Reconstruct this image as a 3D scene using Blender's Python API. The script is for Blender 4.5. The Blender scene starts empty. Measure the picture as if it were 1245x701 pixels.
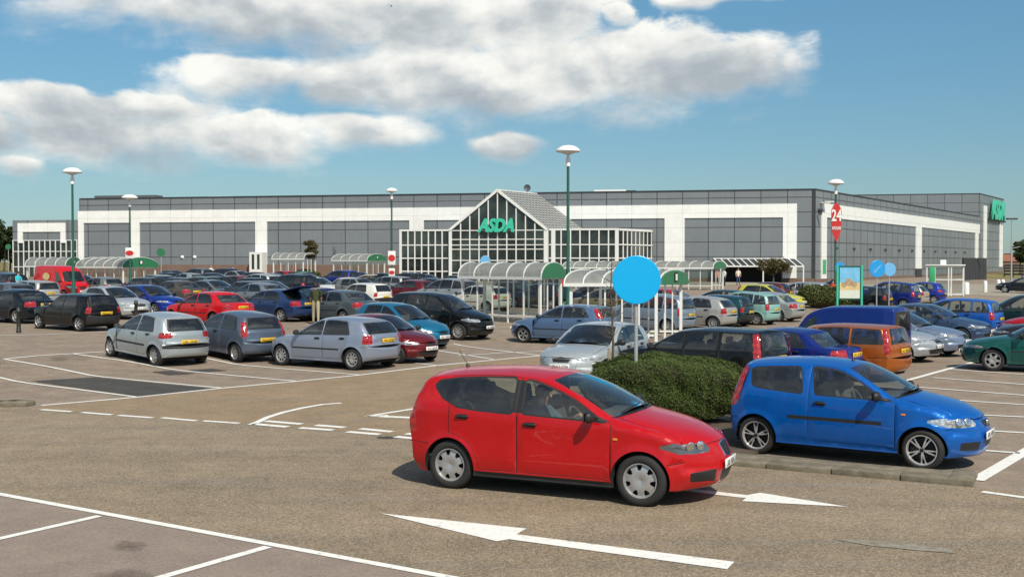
import bpy, bmesh, math, random
from mathutils import Vector, Matrix
from mathutils.geometry import delaunay_2d_cdt
R = math.radians
random.seed(7)
S = bpy.context.scene
COL = S.collection
# ------------------------------------------------------------------ camera
F, Y0, CX, CY, H = 1350.0, 318.0, 622.5, 350.5, 2.95
PITCH = math.atan((CY - Y0) / F)
cam = bpy.data.cameras.new('camera'); camo = bpy.data.objects.new('camera', cam); COL.objects.link(camo)
cam.sensor_width = 36; cam.lens = F / 1245 * 36; cam.clip_start = .1; cam.clip_end = 9000
camo.location = (0, 0, H); camo.rotation_euler = (R(90) - PITCH, 0, 0)
S.camera = camo
S.render.resolution_x, S.render.resolution_y = 1024, 576
CP, SP = math.cos(PITCH), math.sin(PITCH)

def proj(p):
    X, Y, Z = p[0], p[1], p[2] - H
    d = Y * CP - Z * SP; v = Z * CP + Y * SP
    return CX + F * X / d, CY - F * v / d
def ray(px, py):
    a, b = (px - CX) / F, (CY - py) / F
    return Vector((a, CP + b * SP, b * CP - SP))
# the car park rises by a quarter of a metre beyond a crease between the rows
P0 = (-10.4, 28.4); NV = (-math.sin(R(48)), math.cos(R(48))); TV = (NV[1], -NV[0])
SB = [(0, 0), (.6, .012), (1.5, .065), (2.75, .13), (4, .19), (5, .238), (5.6, .25), (40, .55), (110, .9)]
def sdist(x, y): return (x - P0[0]) * NV[0] + (y - P0[1]) * NV[1]
def hs(s):
    if s <= 0: return 0.0
    for (a, ha), (b, hb) in zip(SB, SB[1:]):
        if s <= b: return ha + (hb - ha) * (s - a) / (b - a)
    return .9
def gh(x, y): return hs(sdist(x, y))
def g(px, py, dz=0):
    """the ground point seen at a place of the photograph"""
    r = ray(px, py); h = 0
    for _ in range(30):
        t = (h - H) / r.z; p = Vector((0, 0, H)) + r * t
        h = h * .4 + .6 * gh(p.x, p.y)
    return Vector((p.x, p.y, gh(p.x, p.y) + dz))
def at(px, Y, z=None):
    """the ground below a column of the photograph at a known distance"""
    x = (px - CX) / F * Y
    return Vector((x, Y, gh(x, Y) if z is None else z))
def zat(py, Y): return H + (Y0 - py) * Y / F

# ------------------------------------------------------------------ tags
def tag(o, label=None, cat=None, group=None, kind=None):
    if label: o['label'] = label
    if cat: o['category'] = cat
    if group: o['group'] = group
    if kind: o['kind'] = kind
    return o
def empty(name, loc=(0, 0, 0), rz=0):
    o = bpy.data.objects.new(name, None); COL.objects.link(o)
    o.empty_display_size = .3; o.location = loc; o.rotation_euler = (0, 0, rz)
    return o
def link(name, me, parent=None):
    o = bpy.data.objects.new(name, me); COL.objects.link(o)
    if parent: o.parent = parent
    return o

# ------------------------------------------------------------------ materials
def sc(r, g_, b):
    f = lambda c: (c / 255 / 12.92) if c <= 10.3 else ((c / 255 + .055) / 1.055) ** 2.4
    return (f(r), f(g_), f(b), 1)
class N:
    def __init__(s, name):
        s.m = bpy.data.materials.new(name); s.m.use_nodes = True; s.t = s.m.node_tree; s.t.nodes.clear()
        s.out = s.n('ShaderNodeOutputMaterial')
    def n(s, kind, **kw):
        x = s.t.nodes.new(kind)
        for k, v in kw.items(): setattr(x, k, v)
        return x
    def l(s, a, b): s.t.links.new(a, b)
    def val(s, a, sock):
        if hasattr(a, 'links') or hasattr(a, 'is_output'): s.l(a, sock)
        else: sock.default_value = a
    def math(s, op, a, b=0.0, c=None, clamp=False):
        x = s.n('ShaderNodeMath', operation=op); x.use_clamp = clamp
        s.val(a, x.inputs[0]); s.val(b, x.inputs[1])
        if c is not None: s.val(c, x.inputs[2])
        return x.outputs[0]
    def mix(s, f, a, b, blend='MIX'):
        x = s.n('ShaderNodeMix', data_type='RGBA'); x.blend_type = blend
        s.val(f, x.inputs[0]); s.val(a, x.inputs[6]); s.val(b, x.inputs[7]); return x.outputs[2]
    def noise(s, vec, scale, detail=2, rough=.5, dist=0, col=False):
        x = s.n('ShaderNodeTexNoise'); x.inputs['Scale'].default_value = scale; x.inputs['Detail'].default_value = detail
        x.inputs['Roughness'].default_value = rough; x.inputs['Distortion'].default_value = dist
        if vec is not None: s.l(vec, x.inputs['Vector'])
        return x.outputs['Color' if col else 'Fac']
    def ramp(s, f, pts):
        x = s.n('ShaderNodeValToRGB'); e = x.color_ramp.elements
        while len(e) < len(pts): e.new(.5)
        for q, (p, c) in zip(e, pts):
            q.position = p; q.color = c if hasattr(c, '__len__') else (c, c, c, 1)
        s.l(f, x.inputs[0]); return x.outputs[0]
    def mapr(s, f, a, b, c, d):
        x = s.n('ShaderNodeMapRange'); s.l(f, x.inputs[0])
        for i, v in enumerate((a, b, c, d)): x.inputs[i + 1].default_value = v
        return x.outputs[0]
    def obj(s): return s.n('ShaderNodeTexCoord').outputs['Object']
    def pbr(s, base, rough=.5, metal=0, spec=.5, coat=0, bump=None, bstr=.3, bdist=.01, **kw):
        b = s.n('ShaderNodeBsdfPrincipled')
        s.val(base, b.inputs['Base Color']); s.val(rough, b.inputs['Roughness']); s.val(metal, b.inputs['Metallic'])
        b.inputs['Specular IOR Level'].default_value = spec
        b.inputs['Coat Weight'].default_value = coat; b.inputs['Coat Roughness'].default_value = .03
        for k, v in kw.items(): s.val(v, b.inputs[k])
        if bump is not None:
            bn = s.n('ShaderNodeBump'); bn.inputs['Strength'].default_value = bstr; bn.inputs['Distance'].default_value = bdist
            s.l(bump, bn.inputs['Height']); s.l(bn.outputs[0], b.inputs['Normal'])
        s.l(b.outputs[0], s.out.inputs[0]); return b
M = {}
def simple(name, col, rough=.5, metal=0, spec=.5, coat=0, var=.12, scale=6, **kw):
    n = N(name); f = n.noise(n.obj(), scale, 4, .6)
    c = n.mix(n.mapr(f, .25, .75, 0, 1), tuple(x * (1 - var) for x in col[:3]) + (1,), tuple(min(1, x * (1 + var)) for x in col[:3]) + (1,))
    n.pbr(c, rough, metal, spec, coat, **kw); M[name] = n.m; return n.m
def make_materials():
    # car paint: colour and metallic flake amount come from each car's own object colour
    n = N('paint'); oi = n.n('ShaderNodeObjectInfo'); co = n.obj()
    dust = n.mapr(n.noise(co, 3.5, 5, .65), .4, .8, 0, .03)
    sepx = n.n('ShaderNodeSeparateXYZ'); n.l(co, sepx.inputs[0])
    low = n.mapr(sepx.outputs[2], .15, .5, .12, 0)
    low = n.math('MULTIPLY', low, n.noise(co, 9, 4, .6))
    d = n.math('ADD', dust, low, clamp=True)
    c = n.mix(d, oi.outputs['Color'], (.22, .19, .16, 1))
    geo = n.n('ShaderNodeNewGeometry')
    c = n.mix(geo.outputs['Backfacing'], c, (.05, .05, .052, 1))
    rg = n.mapr(n.noise(co, 14, 3), .3, .7, .30, .40)
    n.pbr(c, rg, n.math('MULTIPLY', oi.outputs['Alpha'], .62), .12, .7); M['paint'] = n.m
    # car glass: thin tinted pane with fresnel reflection
    n = N('car_glass'); tr = n.n('ShaderNodeBsdfTransparent'); tr.inputs[0].default_value = (.78, .84, .81, 1)
    gl = n.n('ShaderNodeBsdfGlossy'); gl.inputs['Roughness'].default_value = .02
    fr = n.n('ShaderNodeFresnel'); fr.inputs[0].default_value = 1.52
    f = n.math('ADD', n.math('MULTIPLY', fr.outputs[0], 1.7), .02, clamp=True)
    ms = n.n('ShaderNodeMixShader'); n.l(f, ms.inputs[0]); dd = n.n('ShaderNodeBsdfDiffuse'); dd.inputs[0].default_value = (.5, .5, .47, 1); md = n.n('ShaderNodeMixShader'); n.l(n.mapr(n.noise(n.obj(), 4, 5, .7), .3, .7, .012, .04), md.inputs[0]); n.l(tr.outputs[0], md.inputs[1]); n.l(dd.outputs[0], md.inputs[2])
    n.l(md.outputs[0], ms.inputs[1]); n.l(gl.outputs[0], ms.inputs[2])
    n.l(ms.outputs[0], n.out.inputs[0]); M['car_glass'] = n.m
    n = N('building_glass')
    co = n.obj(); f = n.noise(co, .35, 3, .6)
    c = n.mix(n.mapr(f, .4, .62, 0, 1), (.012, .016, .016, 1), (.045, .06, .055, 1))
    n.pbr(c, .08, 0, .6); M['building_glass'] = n.m
    n = N('shelter_glass'); tr = n.n('ShaderNodeBsdfTransparent'); tr.inputs[0].default_value = (.80, .85, .83, 1)
    gl = n.n('ShaderNodeBsdfGlossy'); gl.inputs['Roughness'].default_value = .08
    ms = n.n('ShaderNodeMixShader'); ms.inputs[0].default_value = .12; n.l(tr.outputs[0], ms.inputs[1]); n.l(gl.outputs[0], ms.inputs[2])
    n.l(ms.outputs[0], n.out.inputs[0]); M['shelter_glass'] = n.m
    n = N('shelter_roof'); tr = n.n('ShaderNodeBsdfTransparent'); tr.inputs[0].default_value = (.6, .62, .6, 1)
    tl = n.n('ShaderNodeBsdfTranslucent'); tl.inputs[0].default_value = (.5, .52, .5, 1)
    df = n.n('ShaderNodeBsdfPrincipled'); df.inputs['Roughness'].default_value = .3
    c = n.ramp(n.noise(n.obj(), 2.5, 5, .7), [(.3, (.36, .38, .36, 1)), (.7, (.56, .58, .55, 1))]); n.l(c, df.inputs[0])
    m1 = n.n('ShaderNodeMixShader'); m1.inputs[0].default_value = .5; n.l(df.outputs[0], m1.inputs[1]); n.l(tl.outputs[0], m1.inputs[2])
    m2 = n.n('ShaderNodeMixShader'); m2.inputs[0].default_value = .2; n.l(m1.outputs[0], m2.inputs[1]); n.l(tr.outputs[0], m2.inputs[2])
    n.l(m2.outputs[0], n.out.inputs[0]); M['shelter_roof'] = n.m
    simple('trim', (.018, .018, .019), .5)
    simple('seam', (.006, .006, .006), .8)
    simple('tyre', (.022, .022, .022), .85)
    simple('rim', (.42, .42, .42), .35, .5)
    simple('alloy_rim', (.66, .66, .67), .25, .6); simple('rim_dark', (.012, .012, .012), .7)
    simple('chrome', (.75, .75, .76), .12, 1)
    simple('interior', (.10, .10, .10), .8)
    simple('interior_light', (.16, .155, .145), .8)
    simple('underbody', (.008, .008, .008), .9)
    simple('plate_white', (.78, .78, .76), .4, var=.03)
    simple('plate_yellow', (.78, .50, .03), .4, var=.03)
    simple('ink', (.012, .012, .012), .6)
    n = N('headlamp'); v = n.n('ShaderNodeTexVoronoi'); v.inputs['Scale'].default_value = 16; n.l(n.obj(), v.inputs['Vector'])
    c = n.ramp(v.outputs['Distance'], [(.1, (.85, .87, .9, 1)), (.5, (.42, .45, .48, 1))]); n.pbr(c, .1, .45, .7, 1); M['headlamp'] = n.m
    n = N('dark_headlamp'); v = n.n('ShaderNodeTexVoronoi'); v.inputs['Scale'].default_value = 7; n.l(n.obj(), v.inputs['Vector'])
    c = n.ramp(v.outputs['Distance'], [(.1, (.40, .42, .45, 1)), (.4, (.12, .13, .14, 1))]); n.pbr(c, .08, .4, .7, 1); M['dark_headlamp'] = n.m
    n = N('tail_lamp'); co = n.obj(); s = n.n('ShaderNodeSeparateXYZ'); n.l(co, s.inputs[0])
    w = n.math('SINE', n.math('MULTIPLY', s.outputs[2], 46.0)); c = n.ramp(n.mapr(w, -1, 1, 0, 1), [(.3, (.30, .006, .008, 1)), (.8, (.42, .014, .016, 1))])
    n.pbr(c, .12, 0, .6, 1); M['tail_lamp'] = n.m
    simple('amber', (.75, .25, .03), .2, coat=1)
    # street furniture
    simple('white_metal', (.74, .74, .71), .4, var=.05)
    simple('green_metal', (.02, .10, .07), .45)
    simple('sign_green', (.028, .17, .075), .4, var=.06)
    simple('bright_green', (.05, .40, .16), .4, var=.05)
    simple('logo_green', (.05, .50, .34), .4, var=.04)
    simple('sign_cyan', (.0, .40, .80), .35, var=.02)
    simple('sign_blue', (.02, .30, .68), .35, var=.03)
    simple('sign_pale_blue', (.15, .42, .72), .35, var=.03)
    simple('sign_red', (.55, .03, .028), .4, var=.04)
    simple('sign_white', (.80, .80, .78), .4, var=.03)
    simple('grey_pole', (.42, .43, .43), .45, .3)
    simple('black_metal', (.02, .021, .02), .5)
    simple('lamp_white', (.82, .82, .80), .35, var=.03)
    simple('poster_sky', (.18, .50, .75), .5, var=.25, scale=2.5)
    simple('poster_sand', (.68, .52, .25), .5, var=.2, scale=5)
    simple('poster_pale', (.66, .70, .62), .5, var=.1, scale=7)
    simple('poster_rock', (.42, .30, .18), .5, var=.3, scale=9)
    simple('bark', (.10, .075, .05), .9, var=.4, scale=14)
    simple('stake_wood', (.34, .26, .16), .9, var=.3)
    simple('soil', (.09, .065, .045), 1, var=.4, scale=5)
    simple('skin', (.50, .29, .21), .6, var=.06)
    simple('dish_metal', (.10, .11, .12), .5)
    # building
    def cladding(name, col, dark, sx, sz, wline=.05, ox=0, oz=0, sheen=.4, tint=.06, wx=None, grime=.12):
        n = N(name); co = n.obj(); s = n.n('ShaderNodeSeparateXYZ'); n.l(co, s.inputs[0])
        def cell(v, p, o):
            q = n.math('DIVIDE', n.math('ADD', v, o + 600 * p), p); return n.math('FLOOR', q), n.math('FRACT', q)
        ix, fx = cell(s.outputs[0], sx, ox); iz, fz = cell(s.outputs[2], sz, oz)
        lx = n.math('LESS_THAN', fx, (wx or wline) / sx); lz = n.math('LESS_THAN', fz, wline / sz)
        ln = n.math('MAXIMUM', lx, lz)
        cb = n.n('ShaderNodeCombineXYZ'); n.l(ix, cb.inputs[0]); n.l(iz, cb.inputs[1])
        wn = n.n('ShaderNodeTexWhiteNoise'); wn.noise_dimensions = '2D'; n.l(cb.outputs[0], wn.inputs['Vector'])
        k = n.math('ADD', n.mapr(wn.outputs['Value'], 0, 1, 1 - tint, 1 + tint), n.mapr(n.noise(co, .8, 5, .7), .3, .7, -.06, .06))
        mp = n.n('ShaderNodeMapping'); mp.inputs['Scale'].default_value = (3, 3, .12); n.l(co, mp.inputs[0])
        k = n.math('SUBTRACT', k, n.mapr(n.noise(mp.outputs[0], 1.3, 4, .6), .5, .8, 0, grime))
        v = n.n('ShaderNodeVectorMath', operation='SCALE'); v.inputs[0].default_value = col[:3]; n.l(k, v.inputs['Scale'])
        c = n.mix(ln, v.outputs[0], dark)
        n.pbr(c, sheen, 0, .45, bump=n.math('SUBTRACT', 1.0, ln), bstr=.5, bdist=.03); M[name] = n.m
    cladding('grey_cladding', (.192, .210, .226), (.06, .064, .068, 1), 3.05, 1.74, .11)
    cladding('side_cladding', (.192, .210, .226), (.075, .08, .085, 1), 3.05, 1.74, .13, wx=.24)
    cladding('white_cladding', (.86, .86, .83), (.6, .6, .58, 1), 3.05, 1.74, .04, sheen=.35, tint=.015, grime=.05)
    n = N('brick'); b = n.n('ShaderNodeTexBrick'); co = n.obj()
    mp = n.n('ShaderNodeMapping'); mp.inputs['Rotation'].default_value = (R(90), 0, 0); n.l(co, mp.inputs[0]); n.l(mp.outputs[0], b.inputs['Vector'])
    b.inputs['Scale'].default_value = 1; b.inputs['Brick Width'].default_value = .45; b.inputs['Row Height'].default_value = .15; b.inputs['Mortar Size'].default_value = .02
    b.inputs['Color1'].default_value = (.15, .075, .05, 1); b.inputs['Color2'].default_value = (.20, .105, .07, 1); b.inputs['Mortar'].default_value = (.25, .21, .18, 1)
    n.pbr(n.mix(n.mapr(n.noise(co, .7, 4), .3, .7, 0, .5), b.outputs[0], (.14, .08, .055, 1)), .85); M['brick'] = n.m
    simple('roof_sheet', (.30, .31, .32), .6); simple('grey_glazing', (.16, .17, .17), .3); simple('roof_bar', (.48, .48, .46), .5)
    simple('dark_metal', (.035, .037, .04), .5)
    simple('recess_shade', (.012, .012, .013), .9)  # near black: the shade under the entrance canopy, put into the colour
    simple('roof_tile', (.26, .10, .06), .8, var=.3)
make_materials()

# ------------------------------------------------------------------ mesh builder
class MB:
    def __init__(s): s.v = []; s.f = []; s.m = []; s.mats = []; s.sm = []
    def mi(s, m):
        if m not in s.mats: s.mats.append(m)
        return s.mats.index(m)
    def add(s, vs, fs, m, smooth=False):
        o = len(s.v); k = s.mi(m); s.v += [tuple(v) for v in vs]
        for f in fs: s.f.append(tuple(i + o for i in f)); s.m.append(k); s.sm.append(smooth)
    def hexa(s, p, m):  # 8 points, bottom 4 ccw then top 4 ccw
        s.add(p, [(3, 2, 1, 0), (4, 5, 6, 7), (0, 1, 5, 4), (1, 2, 6, 5), (2, 3, 7, 6), (3, 0, 4, 7)], m)
    def box(s, x0, x1, y0, y1, z0, z1, m):
        s.hexa([(x0, y0, z0), (x1, y0, z0), (x1, y1, z0), (x0, y1, z0), (x0, y0, z1), (x1, y0, z1), (x1, y1, z1), (x0, y1, z1)], m)
    def rbox(s, c, d, m, b=.02, seg=2, rot=None):
        bm = bmesh.new(); bmesh.ops.create_cube(bm, size=1)
        for v in bm.verts: v.co = Vector((v.co.x * d[0], v.co.y * d[1], v.co.z * d[2]))
        bmesh.ops.bevel(bm, geom=bm.edges[:], offset=min(b, min(d) * .49), segments=seg, profile=.5, affect='EDGES')
        T = Matrix.Translation(c) @ (rot if rot is not None else Matrix())
        s.bm(bm, m, T, True)
    def bm(s, bm, m, T=Matrix(), smooth=False):
        bm.verts.index_update()
        s.add([T @ v.co for v in bm.verts], [[v.index for v in f.verts] for f in bm.faces], m, smooth); bm.free()
    def tube(s, pts, r, m, n=10, cap=True):
        pts = [Vector(p) for p in pts]; rs = r if hasattr(r, '__len__') else [r] * len(pts)
        vs = []; fs = []; prev = None
        for i, p in enumerate(pts):
            d = (pts[min(i + 1, len(pts) - 1)] - pts[max(i - 1, 0)])
            d = d.normalized() if d.length > 1e-9 else Vector((0, 0, 1))
            if prev is None: a = d.orthogonal().normalized()
            else:
                a = prev - d * prev.dot(d); a = a.normalized() if a.length > 1e-6 else d.orthogonal().normalized()
            prev = a; b = d.cross(a)
            for k in range(n):
                t = 2 * math.pi * k / n; vs.append(p + (a * math.cos(t) + b * math.sin(t)) * rs[i])
        for i in range(len(pts) - 1):
            for k in range(n):
                a, b = i * n + k, i * n + (k + 1) % n; fs.append((a, b, b + n, a + n))
        s.add(vs, fs, m, True)
        if cap:
            s.add(vs[:n], [tuple(reversed(range(n)))], m); s.add(vs[-n:], [tuple(range(n))], m)
    def bar(s, p, q, w, h, m, up=(0, 0, 1)):
        p, q = Vector(p), Vector(q); d = (q - p).normalized(); u = Vector(up)
        if abs(d.dot(u)) > .98: u = Vector((1, 0, 0))
        a = d.cross(u).normalized() * w / 2; b = a.cross(d).normalized() * h / 2
        s.hexa([p - a - b, p + a - b, q + a - b, q - a - b, p - a + b, p + a + b, q + a + b, q - a + b], m)
    def lathe(s, prof, m, n=32, axis='z', c=(0, 0, 0), smooth=True):
        vs = []; fs = []
        for (r, z) in prof:
            for k in range(n):
                t = 2 * math.pi * k / n; a, b = r * math.cos(t), r * math.sin(t)
                vs.append({'z': (c[0] + a, c[1] + b, c[2] + z), 'y': (c[0] + a, c[1] + z, c[2] - b), 'x': (c[0] + z, c[1] + a, c[2] + b)}[axis])
        for i in range(len(prof) - 1):
            for k in range(n):
                a, b = i * n + k, i * n + (k + 1) % n; fs.append((a, b, b + n, a + n))
        s.add(vs, fs, m, smooth)
    def prism(s, poly, m, T=Matrix(), t=.02):
        """closed slab: poly in local xy, thickness along local +z"""
        n = len(poly); vs = [T @ Vector((x, y, 0)) for x, y in poly] + [T @ Vector((x, y, t)) for x, y in poly]
        s.add(vs, [tuple(reversed(range(n))), tuple(range(n, 2 * n))] + [(i, (i + 1) % n, n + (i + 1) % n, n + i) for i in range(n)], m)
    def mesh(s, name):
        me = bpy.data.meshes.new(name); me.from_pydata(s.v, [], s.f)
        for m in s.mats: me.materials.append(M[m])
        if s.f:
            me.polygons.foreach_set('material_index', s.m); me.polygons.foreach_set('use_smooth', s.sm)
        me.update(); return me
    def build(s, name, parent=None): return link(name, s.mesh(name), parent)
def text_mesh(txt, size, m, depth=.02, shear=0, bold=0, align='CENTER'):
    cu = bpy.data.curves.new('lettering', 'FONT'); cu.body = txt; cu.size = size; cu.extrude = depth; cu.shear = shear; cu.offset = bold
    cu.align_x = align; cu.align_y = 'CENTER'; cu.resolution_u = 3
    o = bpy.data.objects.new('lettering', cu); COL.objects.link(o)
    me = bpy.data.meshes.new_from_object(o.evaluated_get(bpy.context.evaluated_depsgraph_get()))
    bpy.data.objects.remove(o); bpy.data.curves.remove(cu)
    me.name = 'lettering'; me.materials.clear(); me.materials.append(M[m]); return me
# ------------------------------------------------------------------ cars
def pchip(ys):
    n = len(ys); d = [ys[i + 1] - ys[i] for i in range(n - 1)]; m = [0] * n
    m[0] = d[0]; m[-1] = d[-1]
    for i in range(1, n - 1): m[i] = 0 if d[i - 1] * d[i] <= 0 else 2 * d[i - 1] * d[i] / (d[i - 1] + d[i])
    def f(k):
        i = min(int(k), n - 2); t = k - i; a, b = ys[i], ys[i + 1]
        return (2 * t ** 3 - 3 * t * t + 1) * a + (t ** 3 - 2 * t * t + t) * m[i] + (3 * t * t - 2 * t ** 3) * b + (t ** 3 - t * t) * m[i + 1]
    return f
def lerp_tab(tab, x):
    if x <= tab[0][0]: return tab[0][1]
    for (a, fa), (b, fb) in zip(tab, tab[1:]):
        if x <= b: return fa + (fb - fa) * (x - a) / (b - a)
    return tab[-1][1]
def smooth_tab(tab, x):
    if x <= tab[0][0]: return tab[0][1]
    for (a, fa), (b, fb) in zip(tab, tab[1:]):
        if x <= b:
            t = (x - a) / (b - a); return fa + (fb - fa) * t * t * (3 - 2 * t)
    return tab[-1][1]
def inside(p, poly):
    x, y = p; c = False; j = len(poly) - 1
    for i in range(len(poly)):
        xi, yi = poly[i]; xj, yj = poly[j]
        if (yi > y) != (yj > y) and x < (xj - xi) * (y - yi) / (yj - yi) + xi: c = not c
        j = i
    return c
def round_poly(poly, r=.04, lim=30):
    out = []; n = len(poly)
    for i in range(n):
        a, b, c = Vector(poly[i - 1]), Vector(poly[i]), Vector(poly[(i + 1) % n])
        u, v = a - b, c - b
        if u.length < 1e-6 or v.length < 1e-6: continue
        if abs(180 - math.degrees(u.angle(v))) < lim: out.append(tuple(b)); continue
        q = min(r, u.length * .45, v.length * .45); p0 = b + u.normalized() * q; p2 = b + v.normalized() * q
        for t in (0, .33, .67, 1): out.append(tuple(p0 * (1 - t) ** 2 + b * 2 * t * (1 - t) + p2 * t * t))
    return out
def offset_poly(poly, d):
    n = len(poly); area = sum(poly[i][0] * poly[(i + 1) % n][1] - poly[(i + 1) % n][0] * poly[i][1] for i in range(n)); s = 1 if area > 0 else -1
    out = []
    for i in range(n):
        a, b, c = Vector(poly[i - 1]), Vector(poly[i]), Vector(poly[(i + 1) % n])
        e1, e2 = (b - a), (c - b)
        e1 = e1.normalized() if e1.length > 1e-9 else Vector((1, 0)); e2 = e2.normalized() if e2.length > 1e-9 else e1
        n1, n2 = Vector((e1.y, -e1.x)) * s, Vector((e2.y, -e2.x)) * s
        m = n1 + n2; m = m.normalized() if m.length > 1e-6 else n1
        out.append(tuple(b + m * d / max(.5, m.dot(n1))))
    return out
def band(pl, w, ax=1, ay=1):
    """thin polygon along a polyline; ax, ay are metres per unit"""
    P = [Vector((p[0] * ax, p[1] * ay)) for p in pl]; L = []; Rr = []
    for i, p in enumerate(P):
        d = (P[min(i + 1, len(P) - 1)] - P[max(0, i - 1)]).normalized(); q = Vector((-d.y, d.x)) * w / 2
        L.append(p + q); Rr.append(p - q)
    return [(v.x / ax, v.y / ay) for v in L + Rr[::-1]]

DX = [.34, .37, .38, .37, .34, .15, .07, .17, .23, .16, .10, .05, 0, -.01, -.05, -.10, -.13, -.16, -.21, -.23, -.2]
DZ = [0, 0, 0, 0, .03, .07, .07, .06, .05, .05, .055, .06, .065, .065, .05, .03, .02, .01, 0, 0, 0]
class Shape:
    def __init__(s, sp):
        s.sp = sp; s.cx = pchip([p[0] for p in sp['C']]); s.cz = pchip([p[1] for p in sp['C']])
        dx = list(DX); dz = list(DZ)
        for k, v in sp.get('dx', {}).items(): dx[k] = v
        for k, v in sp.get('dz', {}).items(): dz[k] = v
        s.dx = pchip(dx); s.dz = pchip(dz)
        s.a = sp['wb'] / 2; s.W = sp['W']; s.ra = sp.get('ra', sp['r'] + .045)
        xf, xr = s.E2(2)[0], s.E2(19)[0]
        s.wtab = [(xr - .05, s.W - .085), (xr + .30, s.W - .03), (-s.a + .2, s.W), (.2, s.W), (s.a - .15, s.W - .008), (xf - .28, s.W - .05), (xf + .08, s.W - .16)]
        s.bt = [(-1.7, sp['belt'][1]), (1.0, sp['belt'][0])]
        # top of the side panel
        n = 240; ks = [20 * i / n for i in range(n + 1)]; e = [s.E2(k) for k in ks]
        s.x0 = min(p[0] for p in e); s.x1 = max(p[0] for p in e); s.N = 300; st = (s.x1 - s.x0) / s.N; s.top = [0] * (s.N + 1)
        for (xa, za), (xb, zb) in zip(e, e[1:]):
            if xa < xb: xa, za, xb, zb = xb, zb, xa, za
            i0 = int(math.ceil((xb - s.x0) / st - 1e-9)); i1 = int(math.floor((xa - s.x0) / st + 1e-9))
            for i in range(max(0, i0), min(s.N, i1) + 1):
                x = s.x0 + i * st; z = zb + (za - zb) * ((x - xb) / (xa - xb) if xa > xb else 0); s.top[i] = max(s.top[i], z)
    def E2(s, k): return s.cx(k) - s.dx(k), s.cz(k) - s.dz(k)
    def ztop(s, x):
        q = (x - s.x0) / (s.x1 - s.x0) * s.N
        if q <= 0: return s.top[0]
        if q >= s.N: return s.top[-1]
        i = int(q); return s.top[i] + (s.top[i + 1] - s.top[i]) * (q - i)
    def belt(s, x): return lerp_tab(s.bt, x)
    def Y(s, x, z):
        sp = s.sp; w = smooth_tab(s.wtab, x); zb = s.belt(x)
        tab = [(.12, .085), (.22, .05), (.36, .014), (.52, .002), (.66, 0), (zb - .16, .006), (zb - .05, .018), (zb, .032)]
        if z <= zb: y = w - lerp_tab(tab, z)
        else:
            q = z - zb; y = w - .032 - sp.get('tum', .34) * q - sp.get('tum2', .16) * q * q
        y -= sp.get('crease', 0) * (1 / (1 + math.exp(-(s.crease_z(x) - z) / .03))) * max(0, min(1, (z - .45) / .2)) if 'crease' in sp else 0
        d = s.ztop(x) - z; RR, rr = (.10, .05) if z < zb else (.075, .032)
        if d < RR:
            q = 1 - max(0, d) / RR; y -= rr * (1 - math.sqrt(max(0, 1 - q * q)))
        for ax in (s.a, -s.a):
            dd = math.hypot(x - ax, z - sp['r']) - s.ra
            if dd > -.02: y += sp.get('flare', .016) * math.exp(-(dd / .055) ** 2)
        return y
    def crease_z(s, x): return lerp_tab(s.sp['creasez'], x)
    def E(s, k):
        x, z = s.E2(k); return Vector((x, s.Y(x, z), z))
    def P(s, k, t):
        e = s.E(k); q = abs(t) ** s.sp.get('pw', 2.3)
        return Vector((e.x + (s.cx(k) - e.x) * (1 - q), e.y * t, e.z + (s.cz(k) - e.z) * (1 - q)))
    def side_top(s, x, off=.035):
        return min(s.ztop(x + d) for d in (-.06, -.03, 0, .03, .06)) - off

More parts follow.
